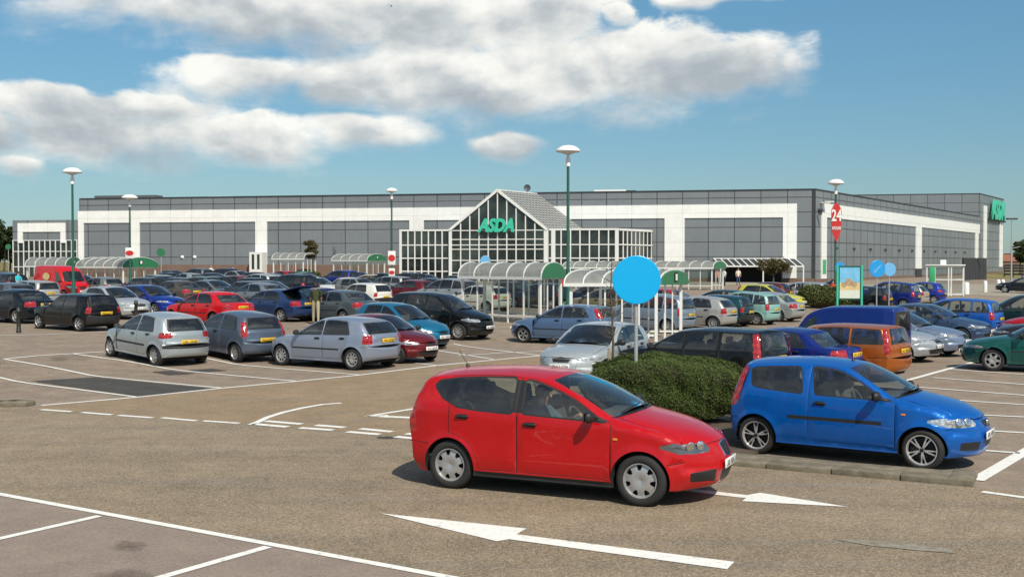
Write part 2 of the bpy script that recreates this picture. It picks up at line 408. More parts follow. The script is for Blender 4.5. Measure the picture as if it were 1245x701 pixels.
def build_shape(sp):
    """returns {part class: MB} in car coordinates (x forward, y left, z up, ground 0, origin between the axles)"""
    s = Shape(sp); a, r, ra = s.a, sp['r'], s.ra
    zs = sp.get('sill', .22)
    tris = []  # (p0,p1,p2,class)
    ks = [i * .25 for i in range(81)]
    # ---- side chart
    edge = [s.E2(k) for k in ks]
    feats = []; cons = []
    panes = []
    for i, pn in enumerate(sp['panes']):
        if 'poly' in pn: poly = pn['poly']
        else:
            b0, t0, b1, t1 = pn['x']; n = 8
            bot = [(b0 + (b1 - b0) * j / n, s.belt(b0 + (b1 - b0) * j / n) + .012) for j in range(n + 1)]
            top = [(t0 + (t1 - t0) * j / n, s.side_top(t0 + (t1 - t0) * j / n, pn.get('off', .035))) for j in range(n + 1)]
            zz = pn.get('bot')
            if zz: bot = [(x, z + zz) for x, z in bot]
            top = [p for p in top if p[1] > s.belt(p[0]) + .03]
            poly = round_poly(bot + top[::-1], pn.get('rad', .035))
        panes.append((pn['own'], poly, offset_poly(poly, pn.get('seal', .016))))
    doors = []
    for nm, xf, xr, extra in sp['doors']:
        zt0 = sp.get('dz0', .30); lo = []
        for j in range(9):
            x = xf + (xr - xf) * j / 8; lo.append((x, zt0))
        if extra == 'arch':
            lo = [p for p in lo if math.hypot(p[0] + a, p[1] - r) > ra + .06 and p[0] > -a]
            th = [R(q) for q in range(0, 100, 6)]
            arc = [(-a + (ra + .06) * math.cos(t), r + (ra + .06) * math.sin(t)) for t in th]
            arc = [p for p in arc if p[1] > zt0 and xr <= p[0] < lo[-1][0] + .4]
            lo += arc
        top = []
        for j in range(11):
            x = xr + (xf - xr) * j / 10; zt = s.side_top(x, .006)
            top.append((x, max(zt, s.belt(x) - .04)))
        poly = lo + [(xr, s.belt(xr) - .02)] + top + [(xf, s.belt(xf) - .04)]
        doors.append((nm, poly)); feats.append(('seam', band(poly + [poly[0]], sp.get('gap', .0075))))
    cz = [(q, s.belt(q)) for q in (0,)]
    def add(cls, poly): feats.append((cls, poly))
    # bumper joints, headlights, tail lights, mouldings
    e33 = s.E2(sp.get('seamk', 3.3)); add('seam', band([(e33[0] + .05, e33[1]), (a + ra * .9, e33[1] - .03)], .009))
    e18 = s.E2(18); add('seam', band([(e18[0] - .05, e18[1]), (-a - ra * .85, e18[1] - .02)], .009))
    hb = sp.get('head_back', .2); h0, h1 = sp.get('hk', (3.5, 4.35)); q0, q1 = s.E2(h0), s.E2(h1)
    add('head', [(q0[0] + .1, q0[1]), (q0[0] - .02, q0[1]), (q1[0] - hb, q1[1] - .045), (q1[0] - hb, q1[1] - .012), (q1[0] - hb * .3, q1[1] + .02), (q1[0] + .15, q1[1] + .02)])
    tb = sp.get('tail_fwd', .16); t0, t1 = sp.get('tk', (15.2, 17.3)); q0, q1 = s.E2(t0), s.E2(t1)
    add('tail', [(q0[0] - .15, q0[1]), (q0[0] + tb * sp.get('tail_top', .6), q0[1]), (q1[0] + tb, q1[1] + .03), (q1[0] + tb * .7, q1[1]), (q1[0] - .15, q1[1])])
    for (x0, x1, z0, z1) in sp.get('mould', []): add('trim', [(x0, z0), (x1, z0), (x1, z1), (x0, z1)])
    for (x0, x1, dz0, dz1) in sp.get('pillar', []):
        pts = [(x0 + (x1 - x0) * j / 3) for j in range(4)]
        add('trim', [(x, s.belt(x) + .012) for x in pts] + [(x, s.side_top(x, .035)) for x in pts[::-1]])
    if sp.get('lowtrim'): add('lowtrim', [(-a - ra * .2, zs - .1), (a + ra * .2, zs - .1), (a + ra * .2, sp['lowtrim']), (-a - ra * .2, sp['lowtrim'])])
    f0, f1 = s.E2(0), s.E2(20)
    def arc(ax, a0, a1):
        c0 = math.asin((zs - r) / ra); return [(ax + ra * math.cos(t), r + ra * math.sin(t)) for t in [c0 + (math.pi - 2 * c0) * j / 22 for j in range(23)]]
    outline = edge + [(f1[0] + .05, zs)] + arc(-a, 0, 1)[::-1] + arc(a, 0, 1)[::-1] + [(f0[0] - .05, zs)]
    V = []; Ed = []
    def addpoly(poly):
        o = len(V); n = len(poly); V.extend(Vector(p) for p in poly); Ed.extend((o + i, o + (i + 1) % n) for i in range(n))
    addpoly(outline)
    for _, p, q in panes: addpoly(p); addpoly(q)
    for _, p in doors: pass
    for _, p in feats: addpoly(p)
    st = .085; x = s.x0 + .03
    while x < s.x1:
        z = zs + .03
        while z < s.ztop(x) - .01: V.append(Vector((x, z + .02 * math.sin(x * 37)))); z += st
        for d in (.015, .035, .06, .09): V.append(Vector((x, s.ztop(x) - d)))
        x += st
    for ax in (a, -a):
        for rr in (.02, .05, .09):
            for j in range(26):
                t = math.pi * j / 25; V.append(Vector((ax + (ra + rr) * math.cos(t), r + (ra + rr) * math.sin(t))))
    vo, eo, fo = delaunay_2d_cdt(V, Ed, [], 0, 1e-5)[:3]
    pos = {}
    for f in fo:
        c = (vo[f[0]] + vo[f[1]] + vo[f[2]]) / 3; c = (c.x, c.y)
        if not inside(c, outline): continue
        cls = None
        for i, (own, p, q) in enumerate(panes):
            if inside(c, p): cls = ('pane', i); break
            if inside(c, q): cls = 'seal'; break
        own = None
        for nm, p in doors:
            if inside(c, p): own = nm
        if cls is None or cls == 'seal':
            for nm, p in feats:
                if inside(c, p): cls = nm if cls != 'seal' else cls; break
            if cls is None: cls = 'paint'
        for i in f:
            if i not in pos: x, z = vo[i]; pos[i] = (x, s.Y(x, z), z)
        t = [pos[i] for i in f]
        tris.append((t[0], t[2], t[1], cls, own, 1))   # left side: y positive, outward
        m = [(p[0], -p[1], p[2]) for p in t]; tris.append((m[0], m[1], m[2], cls, own, -1))
    # ---- ribbon chart
    AX, AY = .25, .75
    feats = []
    def both(cls, poly): feats.append((cls, poly)); feats.append((cls, [(k, -t) for k, t in poly][::-1]))
    ws = sp.get('ws', .90)
    win = round_poly([(8.06, -ws), (8.06, ws), (10.0, ws * .97), (10.0, -ws * .97)], .12)
    feats.append(('screen', win)); feats.append(('trim', [(7.55, -.88), (7.55, .88), (8.06, .93), (8.06, -.93)]))
    if sp.get('rearglass', True):
        r0, r1, rw = sp.get('rg', (14.14, 14.9, .84))
        p = round_poly([(r0, -rw * .95), (r0, rw * .95), (r1, rw), (r1, -rw)], .1)
        feats.append(('rear', p)); feats.append(('trim', [(r0 - .05, -rw - .02), (r0 - .05, rw + .02), (r1 + .05, rw + .035), (r1 + .05, -rw - .035)]))
    hi = sp.get('head_in', .58)
    both('head', [(h0, 1.0), (h0 - .05, .82), (h0 + .02, hi + .05), (h0 + .22, hi), (h1 - .32, hi + .02), (h1 - .08, .82), (h1, 1.0)])
    ti = sp.get('tail_in', .76)
    both('tail', [(t0, 1.0), (t0, ti + .03), (t1 - .3, ti), (t1, ti + .03), (t1, 1.0)])
    for cls, poly in sp.get('front', [('grille', [(3.12, -.30), (3.12, .30), (3.72, .36), (3.72, -.36)]), ('grille', [(.75, -.62), (.75, .62), (1.6, .62), (1.6, -.62)])]): feats.append((cls, poly))
    for cls, poly in sp.get('front2', []): both(cls, poly)
    for cls, poly in sp.get('back', []): feats.append((cls, poly))
    for pl in ([(3.92, -.99), (3.92, .99)], [(4.0, .93), (5.2, .9), (7.5, .86)], [(4.0, -.93), (5.2, -.9), (7.5, -.86)],
               [(14.0, .92), (15, .92), (17.0, .9), (18.0, .9)], [(14.0, -.92), (15, -.92), (17.0, -.9), (18.0, -.9)], [(18.0, -.9), (18.0, .9)], [(13.95, -.92), (13.95, .92)]):
        feats.append(('seam', band(pl, .009, AX, AY)))
    outline2 = [(k, -1) for k in ks] + [(k, 1) for k in ks[::-1]]
    V = []; Ed = []
    def addp2(poly):
        o = len(V); n = len(poly); V.extend(Vector((p[0] * AX, p[1] * AY)) for p in poly); Ed.extend((o + i, o + (i + 1) % n) for i in range(n))
    addp2(outline2)
    for _, p in feats: addp2(p)
    for k in ks[1:-1]:
        for j in range(1, 14):
            t = -1 + 2 * j / 14; V.append(Vector((k * AX, t * AY)))
        for t in (.93, .97): V.append(Vector((k * AX, t * AY))); V.append(Vector((k * AX, -t * AY)))
    vo, eo, fo = delaunay_2d_cdt(V, Ed, [], 0, 1e-5)[:3]
    pos = {}
    for f in fo:
        c = (vo[f[0]] + vo[f[1]] + vo[f[2]]) / 3; c = (c.x / AX, c.y / AY); cls = 'paint'
        for nm, p in feats:
            if inside(c, p): cls = nm; break
        for i in f:
            if i not in pos:
                k, t = vo[i].x / AX, vo[i].y / AY
                pos[i] = tuple(s.P(max(0, min(20, k)), max(-1, min(1, t))))
        t = [pos[i] for i in f]; tris.append((t[0], t[1], t[2], cls, None, 1 if c[1] > 0 else -1))
    # orient outward, smooth normals over the welded skin
    nor = {}
    key = lambda p: (round(p[0], 3), round(p[1], 3), round(p[2], 3))
    T2 = []
    for p0, p1, p2, cls, own, sd in tris:
        A, B, Cc = Vector(p0), Vector(p1), Vector(p2); nn = (B - A).cross(Cc - A)
        if nn.length < 1e-10: continue
        cc = (A + B + Cc) / 3 - Vector((max(-a, min(a, (A.x))) * .8, 0, .6))
        if nn.dot(cc) < 0: p1, p2 = p2, p1; nn = -nn
        T2.append((p0, p1, p2, cls, own, sd))
        for p in (p0, p1, p2): nor[key(p)] = nor.get(key(p), Vector()) + nn
    matmap = {'paint': 'paint', 'seam': 'seam', 'seal': 'trim', 'trim': 'trim', 'lowtrim': 'trim', 'grille': 'trim', 'head': sp.get('headmat', 'headlamp'),
              'tail': 'tail_lamp', 'screen': 'car_glass', 'rear': 'car_glass', 'chrome': 'chrome', 'plate': 'plate_white', 'sticker_white': 'plate_white', 'sticker_green': 'bright_green'}
    parts = {}
    for p0, p1, p2, cls, own, sd in T2:
        side = 'l' if sd > 0 else 'r'
        if isinstance(cls, tuple):
            i = cls[1]; pk = ('window', i, side, panes[i][0]); mt = sp.get('panemat', {}).get(i, 'car_glass')
        elif cls in ('head',): pk = ('headlight', 0, side, None); mt = matmap[cls]
        elif cls == 'tail': pk = ('tail_light', 0, side, None); mt = matmap[cls]
        elif cls == 'screen': pk = ('windscreen', 0, 'c', None); mt = matmap[cls]
        elif cls == 'rear': pk = ('rear_window', 0, 'c', None); mt = matmap[cls]
        elif cls == 'grille': pk = ('grille', 0, 'c', None); mt = 'trim'
        elif own and cls != 'seam': pk = ('door', own, side, None); mt = matmap[cls]
        else: pk = ('body', 0, 'c', None); mt = matmap[cls]
        d = parts.setdefault(pk, ({}, [], [], [], [])); idx = []
        for p in (p0, p1, p2):
            q = key(p)
            if q not in d[0]: d[0][q] = len(d[1]); d[1].append(p); d[2].append(nor[q].normalized())
            idx.append(d[0][q])
        if len(set(idx)) == 3: d[3].append(tuple(idx)); d[4].append(mt)
    out = {}
    for pk, (_, vs, ns, fs, ms) in parts.items():
        # dark seams sit a little deeper than the paint
        me = bpy.data.meshes.new(pk[0]); me.from_pydata(vs, [], fs); mats = sorted(set(ms))
        for m in mats: me.materials.append(M[m])
        me.polygons.foreach_set('material_index', [mats.index(m) for m in ms]); me.polygons.foreach_set('use_smooth', [True] * len(fs))
        me.update(); me.normals_split_custom_set_from_vertices([tuple(v) for v in ns]); out[pk] = me
    return s, out

def wheel_meshes(r, w, rim_r, style, rimmat='rim'):
    t = MB(); h = w / 2
    t.lathe([(rim_r, -h * .8), (rim_r + .01, -h), (r - .035, -h), (r - .008, -h * .72), (r, -h * .45), (r, h * .45), (r - .008, h * .72), (r - .035, h), (rim_r + .01, h), (rim_r, h * .8), (rim_r, -h * .8)], 'tyre', 40, 'y')
    for q in (-.35, 0, .35): t.lathe([(r + .001, h * q - .006), (r + .001, h * q + .006)], 'rim_dark', 40, 'y')
    m = MB(); n = 140; rr = [0, .18, .3, .4, .5, .6, .7, .8, .88, .94, 1.0]
    def solid(f, th):
        if f < .24 or f > .9: return True
        if style == 'alloy':      # five pairs of slim spokes
            c = (th / (2 * math.pi / 5)) % 1; c = min(abs(c - .5 + .12 * 1), abs(c - .5 - .12)) * 2 * math.pi / 5 * max(f, .3) / .62
            return c < .075
        if style == 'cap7':       # cover with seven rounded openings near the edge
            c = abs((th / (2 * math.pi / 7)) % 1 - .5); return not (.56 < f < .88 and c < .2 * min(1, (f - .45) / .3))
        if style == 'cap6':
            c = abs((th / (2 * math.pi / 6)) % 1 - .5); return not (.5 < f < .86 and c < .3)
        c = abs((th / (2 * math.pi / 9)) % 1 - .5); return not (.5 < f < .84 and c < .24)
    def zz(f): return h * (.62 + .22 * math.sin(min(1, f / .9) * math.pi) * (1 if style != 'alloy' else .4)) if f < .93 else h * .95
    def P(f, th, dep=0): return (f * rim_r * math.cos(th), zz(f) - dep, f * rim_r * math.sin(th))
    for i in range(len(rr) - 1):
        for k in range(n):
            t0, t1 = 2 * math.pi * k / n, 2 * math.pi * (k + 1) / n; f = (rr[i] + rr[i + 1]) / 2
            ok = solid(f, (t0 + t1) / 2); dp = 0 if ok else .06
            q = [P(rr[i], t0, dp), P(rr[i], t1, dp), P(rr[i + 1], t1, dp), P(rr[i + 1], t0, dp)]
            m.add(q, [(0, 1, 2, 3)] if i else [(0, 2, 3)], rimmat if ok else 'rim_dark', style != 'alloy')
    m.lathe([(rim_r, h * .95), (rim_r, -h * .8), (.01, -h * .5)], 'rim_dark', 40, 'y')
    if style == 'alloy': m.lathe([(.03, h * .9), (.001, h * .95)], 'rim_dark', 16, 'y')
    # outer face points to +y
    return t.mesh('tyre'), m.mesh('rim')

def plate_mesh(w, h, mat, seed):
    b = MB(); b.rbox((0, 0, 0), (.012, w, h), mat, .004, 1); rnd = random.Random(seed); y = w * .42
    for i in range(7):                     # characters too small to read in the photograph
        cw = w * .085
        if i == 4: y -= w * .07
        for sx in (0, 1):
            if rnd.random() < .8: b.box(.0065, .0075, y - cw * .25 - sx * cw * .75, y - sx * cw * .75, -h * .3, h * .3, 'ink')
        zz = rnd.choice((-.26, 0, .26)) * h; b.box(.0066, .0076, y - cw, y, zz - h * .05, zz + h * .05, 'ink'); y -= cw * 1.28
    return b

CARS = {}
def make_type(key, sp):
    s, out = build_shape(sp); a, r = s.a, sp['r']; L = []   # list of (name, mesh, parent index, matrix)
    idx = {}
    def put(name, me, par=-1, mat=None): L.append((name, me, par, mat)); return len(L) - 1
    for pk in sorted(out, key=lambda p: (p[0] != 'body', p[0] == 'window', str(p))):
        me = out[pk]
        if pk[0] == 'window':
            par = idx.get(('door', pk[3], pk[2]), -1); put('window' if par >= 0 else 'side_window', me, par)
        elif pk[0] == 'door': idx[('door', pk[1], pk[2])] = put('door', me)
        else: put(pk[0], me)
    # handles, mirrors
    for (own, x, z) in sp['handles']:
        for sd, sg in (('l', 1), ('r', -1)):
            b = MB(); y = s.Y(x, z); b.rbox((x, sg * (y + .014), z), (.19, .035, .034), sp.get('handlemat', 'trim'), .014)
            b.rbox((x, sg * (y + .001), z - .004), (.13, .01, .06), 'seam', .004)
            put('handle', b.mesh('handle'), idx.get(('door', own, sd), -1))
    mx = sp.get('mirror', s.E2(8)[0] - .12); mz = s.belt(mx) + .07
    for sd, sg in (('l', 1), ('r', -1)):
        b = MB(); y = s.Y(mx, mz)
        bm = bmesh.new(); bmesh.ops.create_uvsphere(bm, u_segments=14, v_segments=9, radius=1)
        for v in bm.verts:
            c = v.co; v.co = Vector((mx + .02 + (.075 if c.x > 0 else .03) * c.x, sg * (y + .15) + .105 * c.y * (1 + .1 * c.x), mz + .075 * (abs(c.z) ** .75) * (1 if c.z > 0 else -1)))
        b.bm(bm, sp.get('mirrormat', 'trim'), smooth=True)
        b.rbox((mx + .01, sg * (y + .03), mz - .045), (.07, .12, .04), 'trim', .012)
        b.add([(mx - .011, sg * (y + .07), mz - .05), (mx - .011, sg * (y + .23), mz - .05), (mx - .011, sg * (y + .23), mz + .05), (mx - .011, sg * (y + .07), mz + .05)], [(0, 1, 2, 3)], 'chrome')
        put('mirror', b.mesh('mirror'), idx.get(('door', 'f', sd), -1))
    # wheels
    ty, ri = wheel_meshes(r, sp.get('tw', .19), sp.get('rim', r * .66), sp.get('wheel', 'cap9'), 'alloy_rim' if sp.get('wheel') == 'alloy' else 'rim'); yw = sp.get('track', s.W - .135)
    for x in (a, -a):
        for sg in (1, -1):
            T = Matrix.Translation((x, sg * yw, r)) @ (Matrix() if sg > 0 else Matrix.Rotation(math.pi, 4, 'Z')) @ Matrix.Rotation(R(17 * x + 31 * sg), 4, 'Y')
            w = put('wheel', ty, -1, T); put('rim', ri, w, None)
    # underbody with wheel wells
    b = MB(); zs = sp.get('sill', .22); xf, xr = s.E2(0)[0], s.E2(20)[0]
    b.box(xr, xf, -.58 * s.W / .88, .58 * s.W / .88, .17, .46, 'underbody')
    b.box(-a + s.ra + .01, a - s.ra - .01, -s.W + .09, s.W - .09, .18, .42, 'underbody')
    b.box(a + s.ra + .0, xf, -s.W + .24, s.W - .24, zs, .45, 'underbody'); b.box(xr, -a - s.ra, -s.W + .16, s.W - .16, zs, .45, 'underbody')
    for ax in (a, -a):
        for sg in (1, -1):
            n = 18; vs = []; 
            for j in range(n + 1):
                t = R(-18) + R(216) * j / n; x, z = ax + s.ra * math.cos(t), r + s.ra * math.sin(t)
                vs += [(x, sg * (s.Y(x, z) - .004), z), (x, sg * .5, z)]
            b.add(vs, [(2 * j, 2 * j + 1, 2 * j + 3, 2 * j + 2) for j in range(n)], 'underbody', True)
    put('underbody', b.mesh('underbody'))
    # cabin
    im = sp.get('trimcol', 'interior'); xb = s.E2(8)[0]; zb = s.belt(0); xs = sp.get('seat', .05); xe = max(-a - .25, s.E2(15)[0] + .25)
    b = MB(); b.rbox((xb - .18, 0, zb - .12), (.5, 2 * s.W - .36, .24), 'interior', .08)
    db = put('dashboard', b.mesh('dashboard'))
    sy = -.36
    b = MB(); T = Matrix.Translation((xb - .55, sy, zb - .08)) @ Matrix.Rotation(R(62), 4, 'Y')
    bm = bmesh.new(); n = 20; m_ = 6; vv = [[bm.verts.new(((.175 + .016 * math.cos(q)) * math.cos(p), (.175 + .016 * math.cos(q)) * math.sin(p), .016 * math.sin(q))) for q in [2 * math.pi * j / m_ for j in range(m_)]] for p in [2 * math.pi * i / n for i in range(n)]]
    for i in range(n):
        for j in range(m_): bm.faces.new((vv[i][j], vv[(i + 1) % n][j], vv[(i + 1) % n][(j + 1) % m_], vv[i][(j + 1) % m_]))
    b.bm(bm, 'interior', T, True); b.bar(T @ Vector((0, -.17, 0)), T @ Vector((0, .17, 0)), .03, .02, 'interior'); b.bar(T @ Vector((0, 0, 0)), T @ Vector((-.0, 0, -.3)), .06, .06, 'interior')
    put('steering_wheel', b.mesh('steering_wheel'), db)
    for sg in (1, -1):
        b = MB(); x = xs; y = sg * .36
        b.rbox((x + .05, y, .50), (.55, .50, .2), im, .07)
        b.rbox((x - .28, y, .84), (.16, .48, .62), im, .06, rot=Matrix.Rotation(R(-16), 4, 'Y'))
        b.rbox((x - .42, y, min(1.27, s.cz(12) - .22)), (.09, .26, .2), im, .04, rot=Matrix.Rotation(R(-10), 4, 'Y'))
        put('front_seat', b.mesh('front_seat'))
    b = MB(); x = sp.get('rseat', -.85)
    b.rbox((x + .1, 0, .5), (.5, 1.2, .2), im, .06); b.rbox((x - .22, 0, .84), (.16, 1.22, .56), im, .06, rot=Matrix.Rotation(R(-18), 4, 'Y'))
    for y in (-.38, .38): b.rbox((x - .33, y, min(1.2, s.cz(12) - .25)), (.08, .26, .16), im, .035, rot=Matrix.Rotation(R(-14), 4, 'Y'))
    put('rear_seat', b.mesh('rear_seat'))
    b = MB(); b.box(s.E2(15)[0] + .06, xb - .1, -s.W + .14, s.W - .14, .40, .44, 'interior')
    if xe > s.E2(15)[0] + .3: b.box(s.E2(16)[0] + .22, x - .3, -s.W + .2, s.W - .2, .70, .74, 'interior')
    put('cabin_floor', b.mesh('cabin_floor'))
    # plates, wipers, badge, aerial
    kf = sp.get('pf', 2.3); b = plate_mesh(.52, .112, 'plate_white', key); T = Matrix.Translation((s.cx(kf) + .006, 0, s.cz(kf)))
    put('front_plate', b.mesh('front_plate'), -1, T)
    kr = sp.get('pr', 17.3); b = plate_mesh(.52, .112, 'plate_yellow', key + 'r'); T = Matrix.Translation((s.cx(kr) - .014, 0, s.cz(kr))) @ Matrix.Rotation(math.pi, 4, 'Z')
    put('rear_plate', b.mesh('rear_plate'), -1, T)
    for y0, y1 in ((-.55, -.02), (-.0, .5)):
        b = MB(); p, q = s.P(8.12, y0 / .75), s.P(8.3, y1 / .75); up = Vector((.02, 0, .022)); b.tube([p + up, (p + q) / 2 + up * 1.3, q + up], .009, 'trim', 5); put('wiper', b.mesh('wiper'))
    if sp.get('aerial'):
        k, tt, ln = sp['aerial']; p = s.P(k, tt); b = MB(); b.lathe([(.03, -.005), (.022, .03), (.0, .045)], 'trim', 12, 'z', p)
        b.tube([p + Vector((0, 0, .02)), p + Vector((-ln * .55, 0, .02 + ln * .83))], .005, 'trim', 6); put('aerial', b.mesh('aerial'))
    if sp.get('badge'):
        k, rr = sp['badge']; p = s.P(k, 0); b = MB(); b.lathe([(.001, .012), (rr, .010), (rr + .004, 0)], 'chrome', 20, 'x', p); put('badge', b.mesh('badge'))
    for name, fn in sp.get('extra', []): put(name, fn(s).mesh(name))
    # one joined mesh for cars too far off to show parts
    vs, fs, ms, mats = [], [], [], []
    for name, me, par, T in L:
        if name in ('steering_wheel', 'wiper', 'aerial', 'badge'): continue
        if name == 'rim':
            continue
        Tm = T or Matrix(); o = len(vs); vs += [tuple(Tm @ v.co) for v in me.vertices]
        mi = []
        for m in me.materials:
            if m not in mats: mats.append(m)
            mi.append(mats.index(m))
        for p in me.polygons: fs.append(tuple(i + o for i in p.vertices)); ms.append(mi[p.material_index])
        if name == 'wheel':
            o = len(vs); vs += [tuple(Tm @ v.co) for v in ri.vertices]; mi = []
            for m in ri.materials:
                if m not in mats: mats.append(m)
                mi.append(mats.index(m))
            for p in ri.polygons: fs.append(tuple(i + o for i in p.vertices)); ms.append(mi[p.material_index])
    me = bpy.data.meshes.new(key + '_whole'); me.from_pydata(vs, [], fs)
    for m in mats: me.materials.append(m)
    me.polygons.foreach_set('material_index', ms); me.polygons.foreach_set('use_smooth', [True] * len(fs)); me.update()
    CARS[key] = dict(parts=L, whole=me, shape=s, L=s.cx(2) - s.cx(19), xf=s.cx(2), xr=s.cx(19), W=s.W, H=s.cz(12), a=a, track=yw)

def place_pose(key, cx, by, yaw, sc_=(1, 1, 1)):
    """stand a car so that its outline is centred on a column and its nearest wheel touches the ground at a row of the photograph"""
    c = CARS[key]; a = R(yaw); ca, sa = math.cos(a), math.sin(a)
    side, cx = cx if isinstance(cx, tuple) else ('C', cx)
    p = g(cx + {'C': 0, 'L': 40, 'R': -40}[side], by) + Vector((0, 1.5, 0))
    for _ in range(25):
        def w(x, y, z): return (p.x + ca * x * sc_[0] - sa * y * sc_[1], p.y + sa * x * sc_[0] + ca * y * sc_[1], p.z + z * sc_[2])
        xs = [proj(w(x, y, z))[0] for x in (c['xf'] - .12, c['xr'] + .08) for y in (-c['W'] * .86, c['W'] * .86) for z in (.5,)]
        ys = max(proj(w(x, y, 0))[1] for x in (c['a'], -c['a']) for y in (-c['track'] - .08, c['track'] + .08))
        mx = {'C': (min(xs) + max(xs)) / 2, 'L': min(xs), 'R': max(xs)}[side]
        p.x += (cx - mx) * p.y / F * .8; p.y *= 1 + .8 * ((ys - Y0) / (by - Y0) - 1); p.z = gh(p.x, p.y)
    return p
CARGROUP = 'cars parked in rows across the car park'
def place_car(key, cx, by, yaw, colour, label, name='parked_car', cat='car', metal=0, sc_=(1, 1, 1), whole=False, group=CARGROUP, pose=None, skip=()):
    c = CARS[key]; p = pose or place_pose(key, cx, by, yaw, sc_); col = (*sc(*colour)[:3], metal)
    # sit on the slope: tilt with the ground below the axles
    dv = Vector((math.cos(R(yaw)), math.sin(R(yaw)))); h1 = gh(p.x + dv.x * c['a'], p.y + dv.y * c['a']); h0 = gh(p.x - dv.x * c['a'], p.y - dv.y * c['a'])
    pitch = -math.atan((h1 - h0) / (2 * c['a'])); z = (h0 + h1) / 2
    if whole:
        o = link(name, c['whole'])
    else: o = empty(name)
    o.location = (p.x, p.y, z); o.rotation_euler = (0, pitch, R(yaw)); o.scale = sc_; o.color = col
    tag(o, label, cat, group)
    if not whole:
        objs = []
        for nm, me, par, T in c['parts']:
            if nm in skip: objs.append(None); continue
            q = link(nm, me, objs[par] if par >= 0 else o)
            if T is not None: q.matrix_local = T
            q.color = col; objs.append(q)
    return o

def lamp_pair(ks, r):
    def fn(s):
        b = MB()
        for k, t in ks:
            for sg in (1, -1):
                p = s.P(k, t * sg); p1, p2 = s.P(k + .05, t * sg), s.P(k, (t + .03) * sg); nn = (p1 - p).cross(p2 - p).normalized(); nn = nn if nn.x > 0 else -nn
                q = nn.to_track_quat('Z', 'Y').to_matrix().to_4x4(); T = Matrix.Translation(p + nn * .002) @ q
                bm = bmesh.new(); bmesh.ops.create_uvsphere(bm, u_segments=16, v_segments=8, radius=r)
                for v in bm.verts: v.co.z *= .16
                b.bm(bm, 'chrome', T, True)
        return b
    return fn
def indicator(x, z, sg, mat='amber'):
    def fn(s):
        b = MB(); b.rbox((x, sg * (s.Y(x, z) + .002), z), (.06, .014, .028), mat, .006); return b
    return fn
def mk(C, **k): d = dict(C=C); d.update(k); return d
def stretch(C, sx=1, sz=1): return [(x * sx, z * sz) for x, z in C]
C_ALT = [(2.05, .20), (2.14, .30), (2.185, .46), (2.165, .59), (2.07, .765), (1.87, .872), (1.5, .985), (1.12, 1.07), (1.08, 1.085), (.62, 1.32), (.12, 1.49), (-.02, 1.52), (-.6, 1.56), (-1.25, 1.535), (-1.74, 1.455), (-1.98, 1.06), (-2.055, .92), (-2.06, .72), (-2.09, .60), (-2.09, .40), (-2.0, .26)]
C_PUN = [(1.87, .18), (1.94, .28), (1.985, .45), (1.975, .57), (1.89, .74), (1.70, .85), (1.40, .945), (1.03, 1.02), (.99, 1.035), (.6, 1.25), (.20, 1.415), (.05, 1.44), (-.5, 1.48), (-1.1, 1.455), (-1.5, 1.40), (-1.71, .99), (-1.78, .86), (-1.80, .68), (-1.85, .58), (-1.85, .4), (-1.77, .25)]
C_206 = [(1.88, .18), (1.95, .28), (1.99, .42), (1.975, .52), (1.91, .64), (1.7, .78), (1.4, .87), (.98, .95), (.94, .965), (.5, 1.20), (.08, 1.375), (-.05, 1.40), (-.5, 1.43), (-1.0, 1.405), (-1.38, 1.35), (-1.66, .99), (-1.74, .9), (-1.76, .72), (-1.82, .62), (-1.82, .4), (-1.74, .25)]
C_AST = [(2.05, .2), (2.12, .3), (2.155, .45), (2.135, .56), (2.05, .69), (1.85, .79), (1.5, .87), (1.05, .935), (1.0, .95), (.55, 1.19), (.12, 1.365), (0, 1.39), (-.5, 1.425), (-1.1, 1.395), (-1.47, 1.33), (-1.83, .99), (-1.91, .92), (-1.92, .75), (-1.97, .65), (-1.97, .42), (-1.88, .25)]
C_SAL = [(2.12, .2), (2.18, .3), (2.215, .45), (2.195, .56), (2.11, .68), (1.9, .79), (1.55, .87), (1.06, .945), (1.01, .96), (.55, 1.2), (.1, 1.37), (-.02, 1.39), (-.5, 1.42), (-.95, 1.39), (-1.2, 1.33), (-1.72, 1.0), (-2.14, .965), (-2.21, .78), (-2.27, .62), (-2.27, .42), (-2.17, .25)]
C_EST = [(2.17, .2), (2.24, .3), (2.275, .46), (2.255, .57), (2.17, .71), (1.95, .82), (1.6, .9), (1.12, .97), (1.07, .985), (.6, 1.2), (.15, 1.395), (.02, 1.415), (-.7, 1.47), (-1.6, 1.46), (-2.1, 1.42), (-2.27, 1.0), (-2.31, .9), (-2.32, .75), (-2.39, .65), (-2.39, .42), (-2.29, .25)]
C_MPV = [(2.0, .2), (2.07, .3), (2.11, .46), (2.09, .6), (2.0, .78), (1.82, .9), (1.52, 1.0), (1.2, 1.085), (1.16, 1.1), (.72, 1.36), (.3, 1.55), (.16, 1.58), (-.4, 1.63), (-1.2, 1.60), (-1.7, 1.51), (-1.92, 1.06), (-1.98, .92), (-1.99, .75), (-2.04, .64), (-2.04, .42), (-1.95, .25)]
C_VAN = [(2.32, .25), (2.38, .35), (2.41, .52), (2.39, .68), (2.30, .92), (2.12, 1.06), (1.88, 1.16), (1.64, 1.235), (1.6, 1.25), (1.3, 1.62), (1.02, 1.93), (.78, 2.08), (0, 2.30), (-1.6, 2.33), (-2.33, 2.26), (-2.38, 1.35), (-2.40, 1.1), (-2.40, .8), (-2.46, .62), (-2.46, .45), (-2.36, .3)]
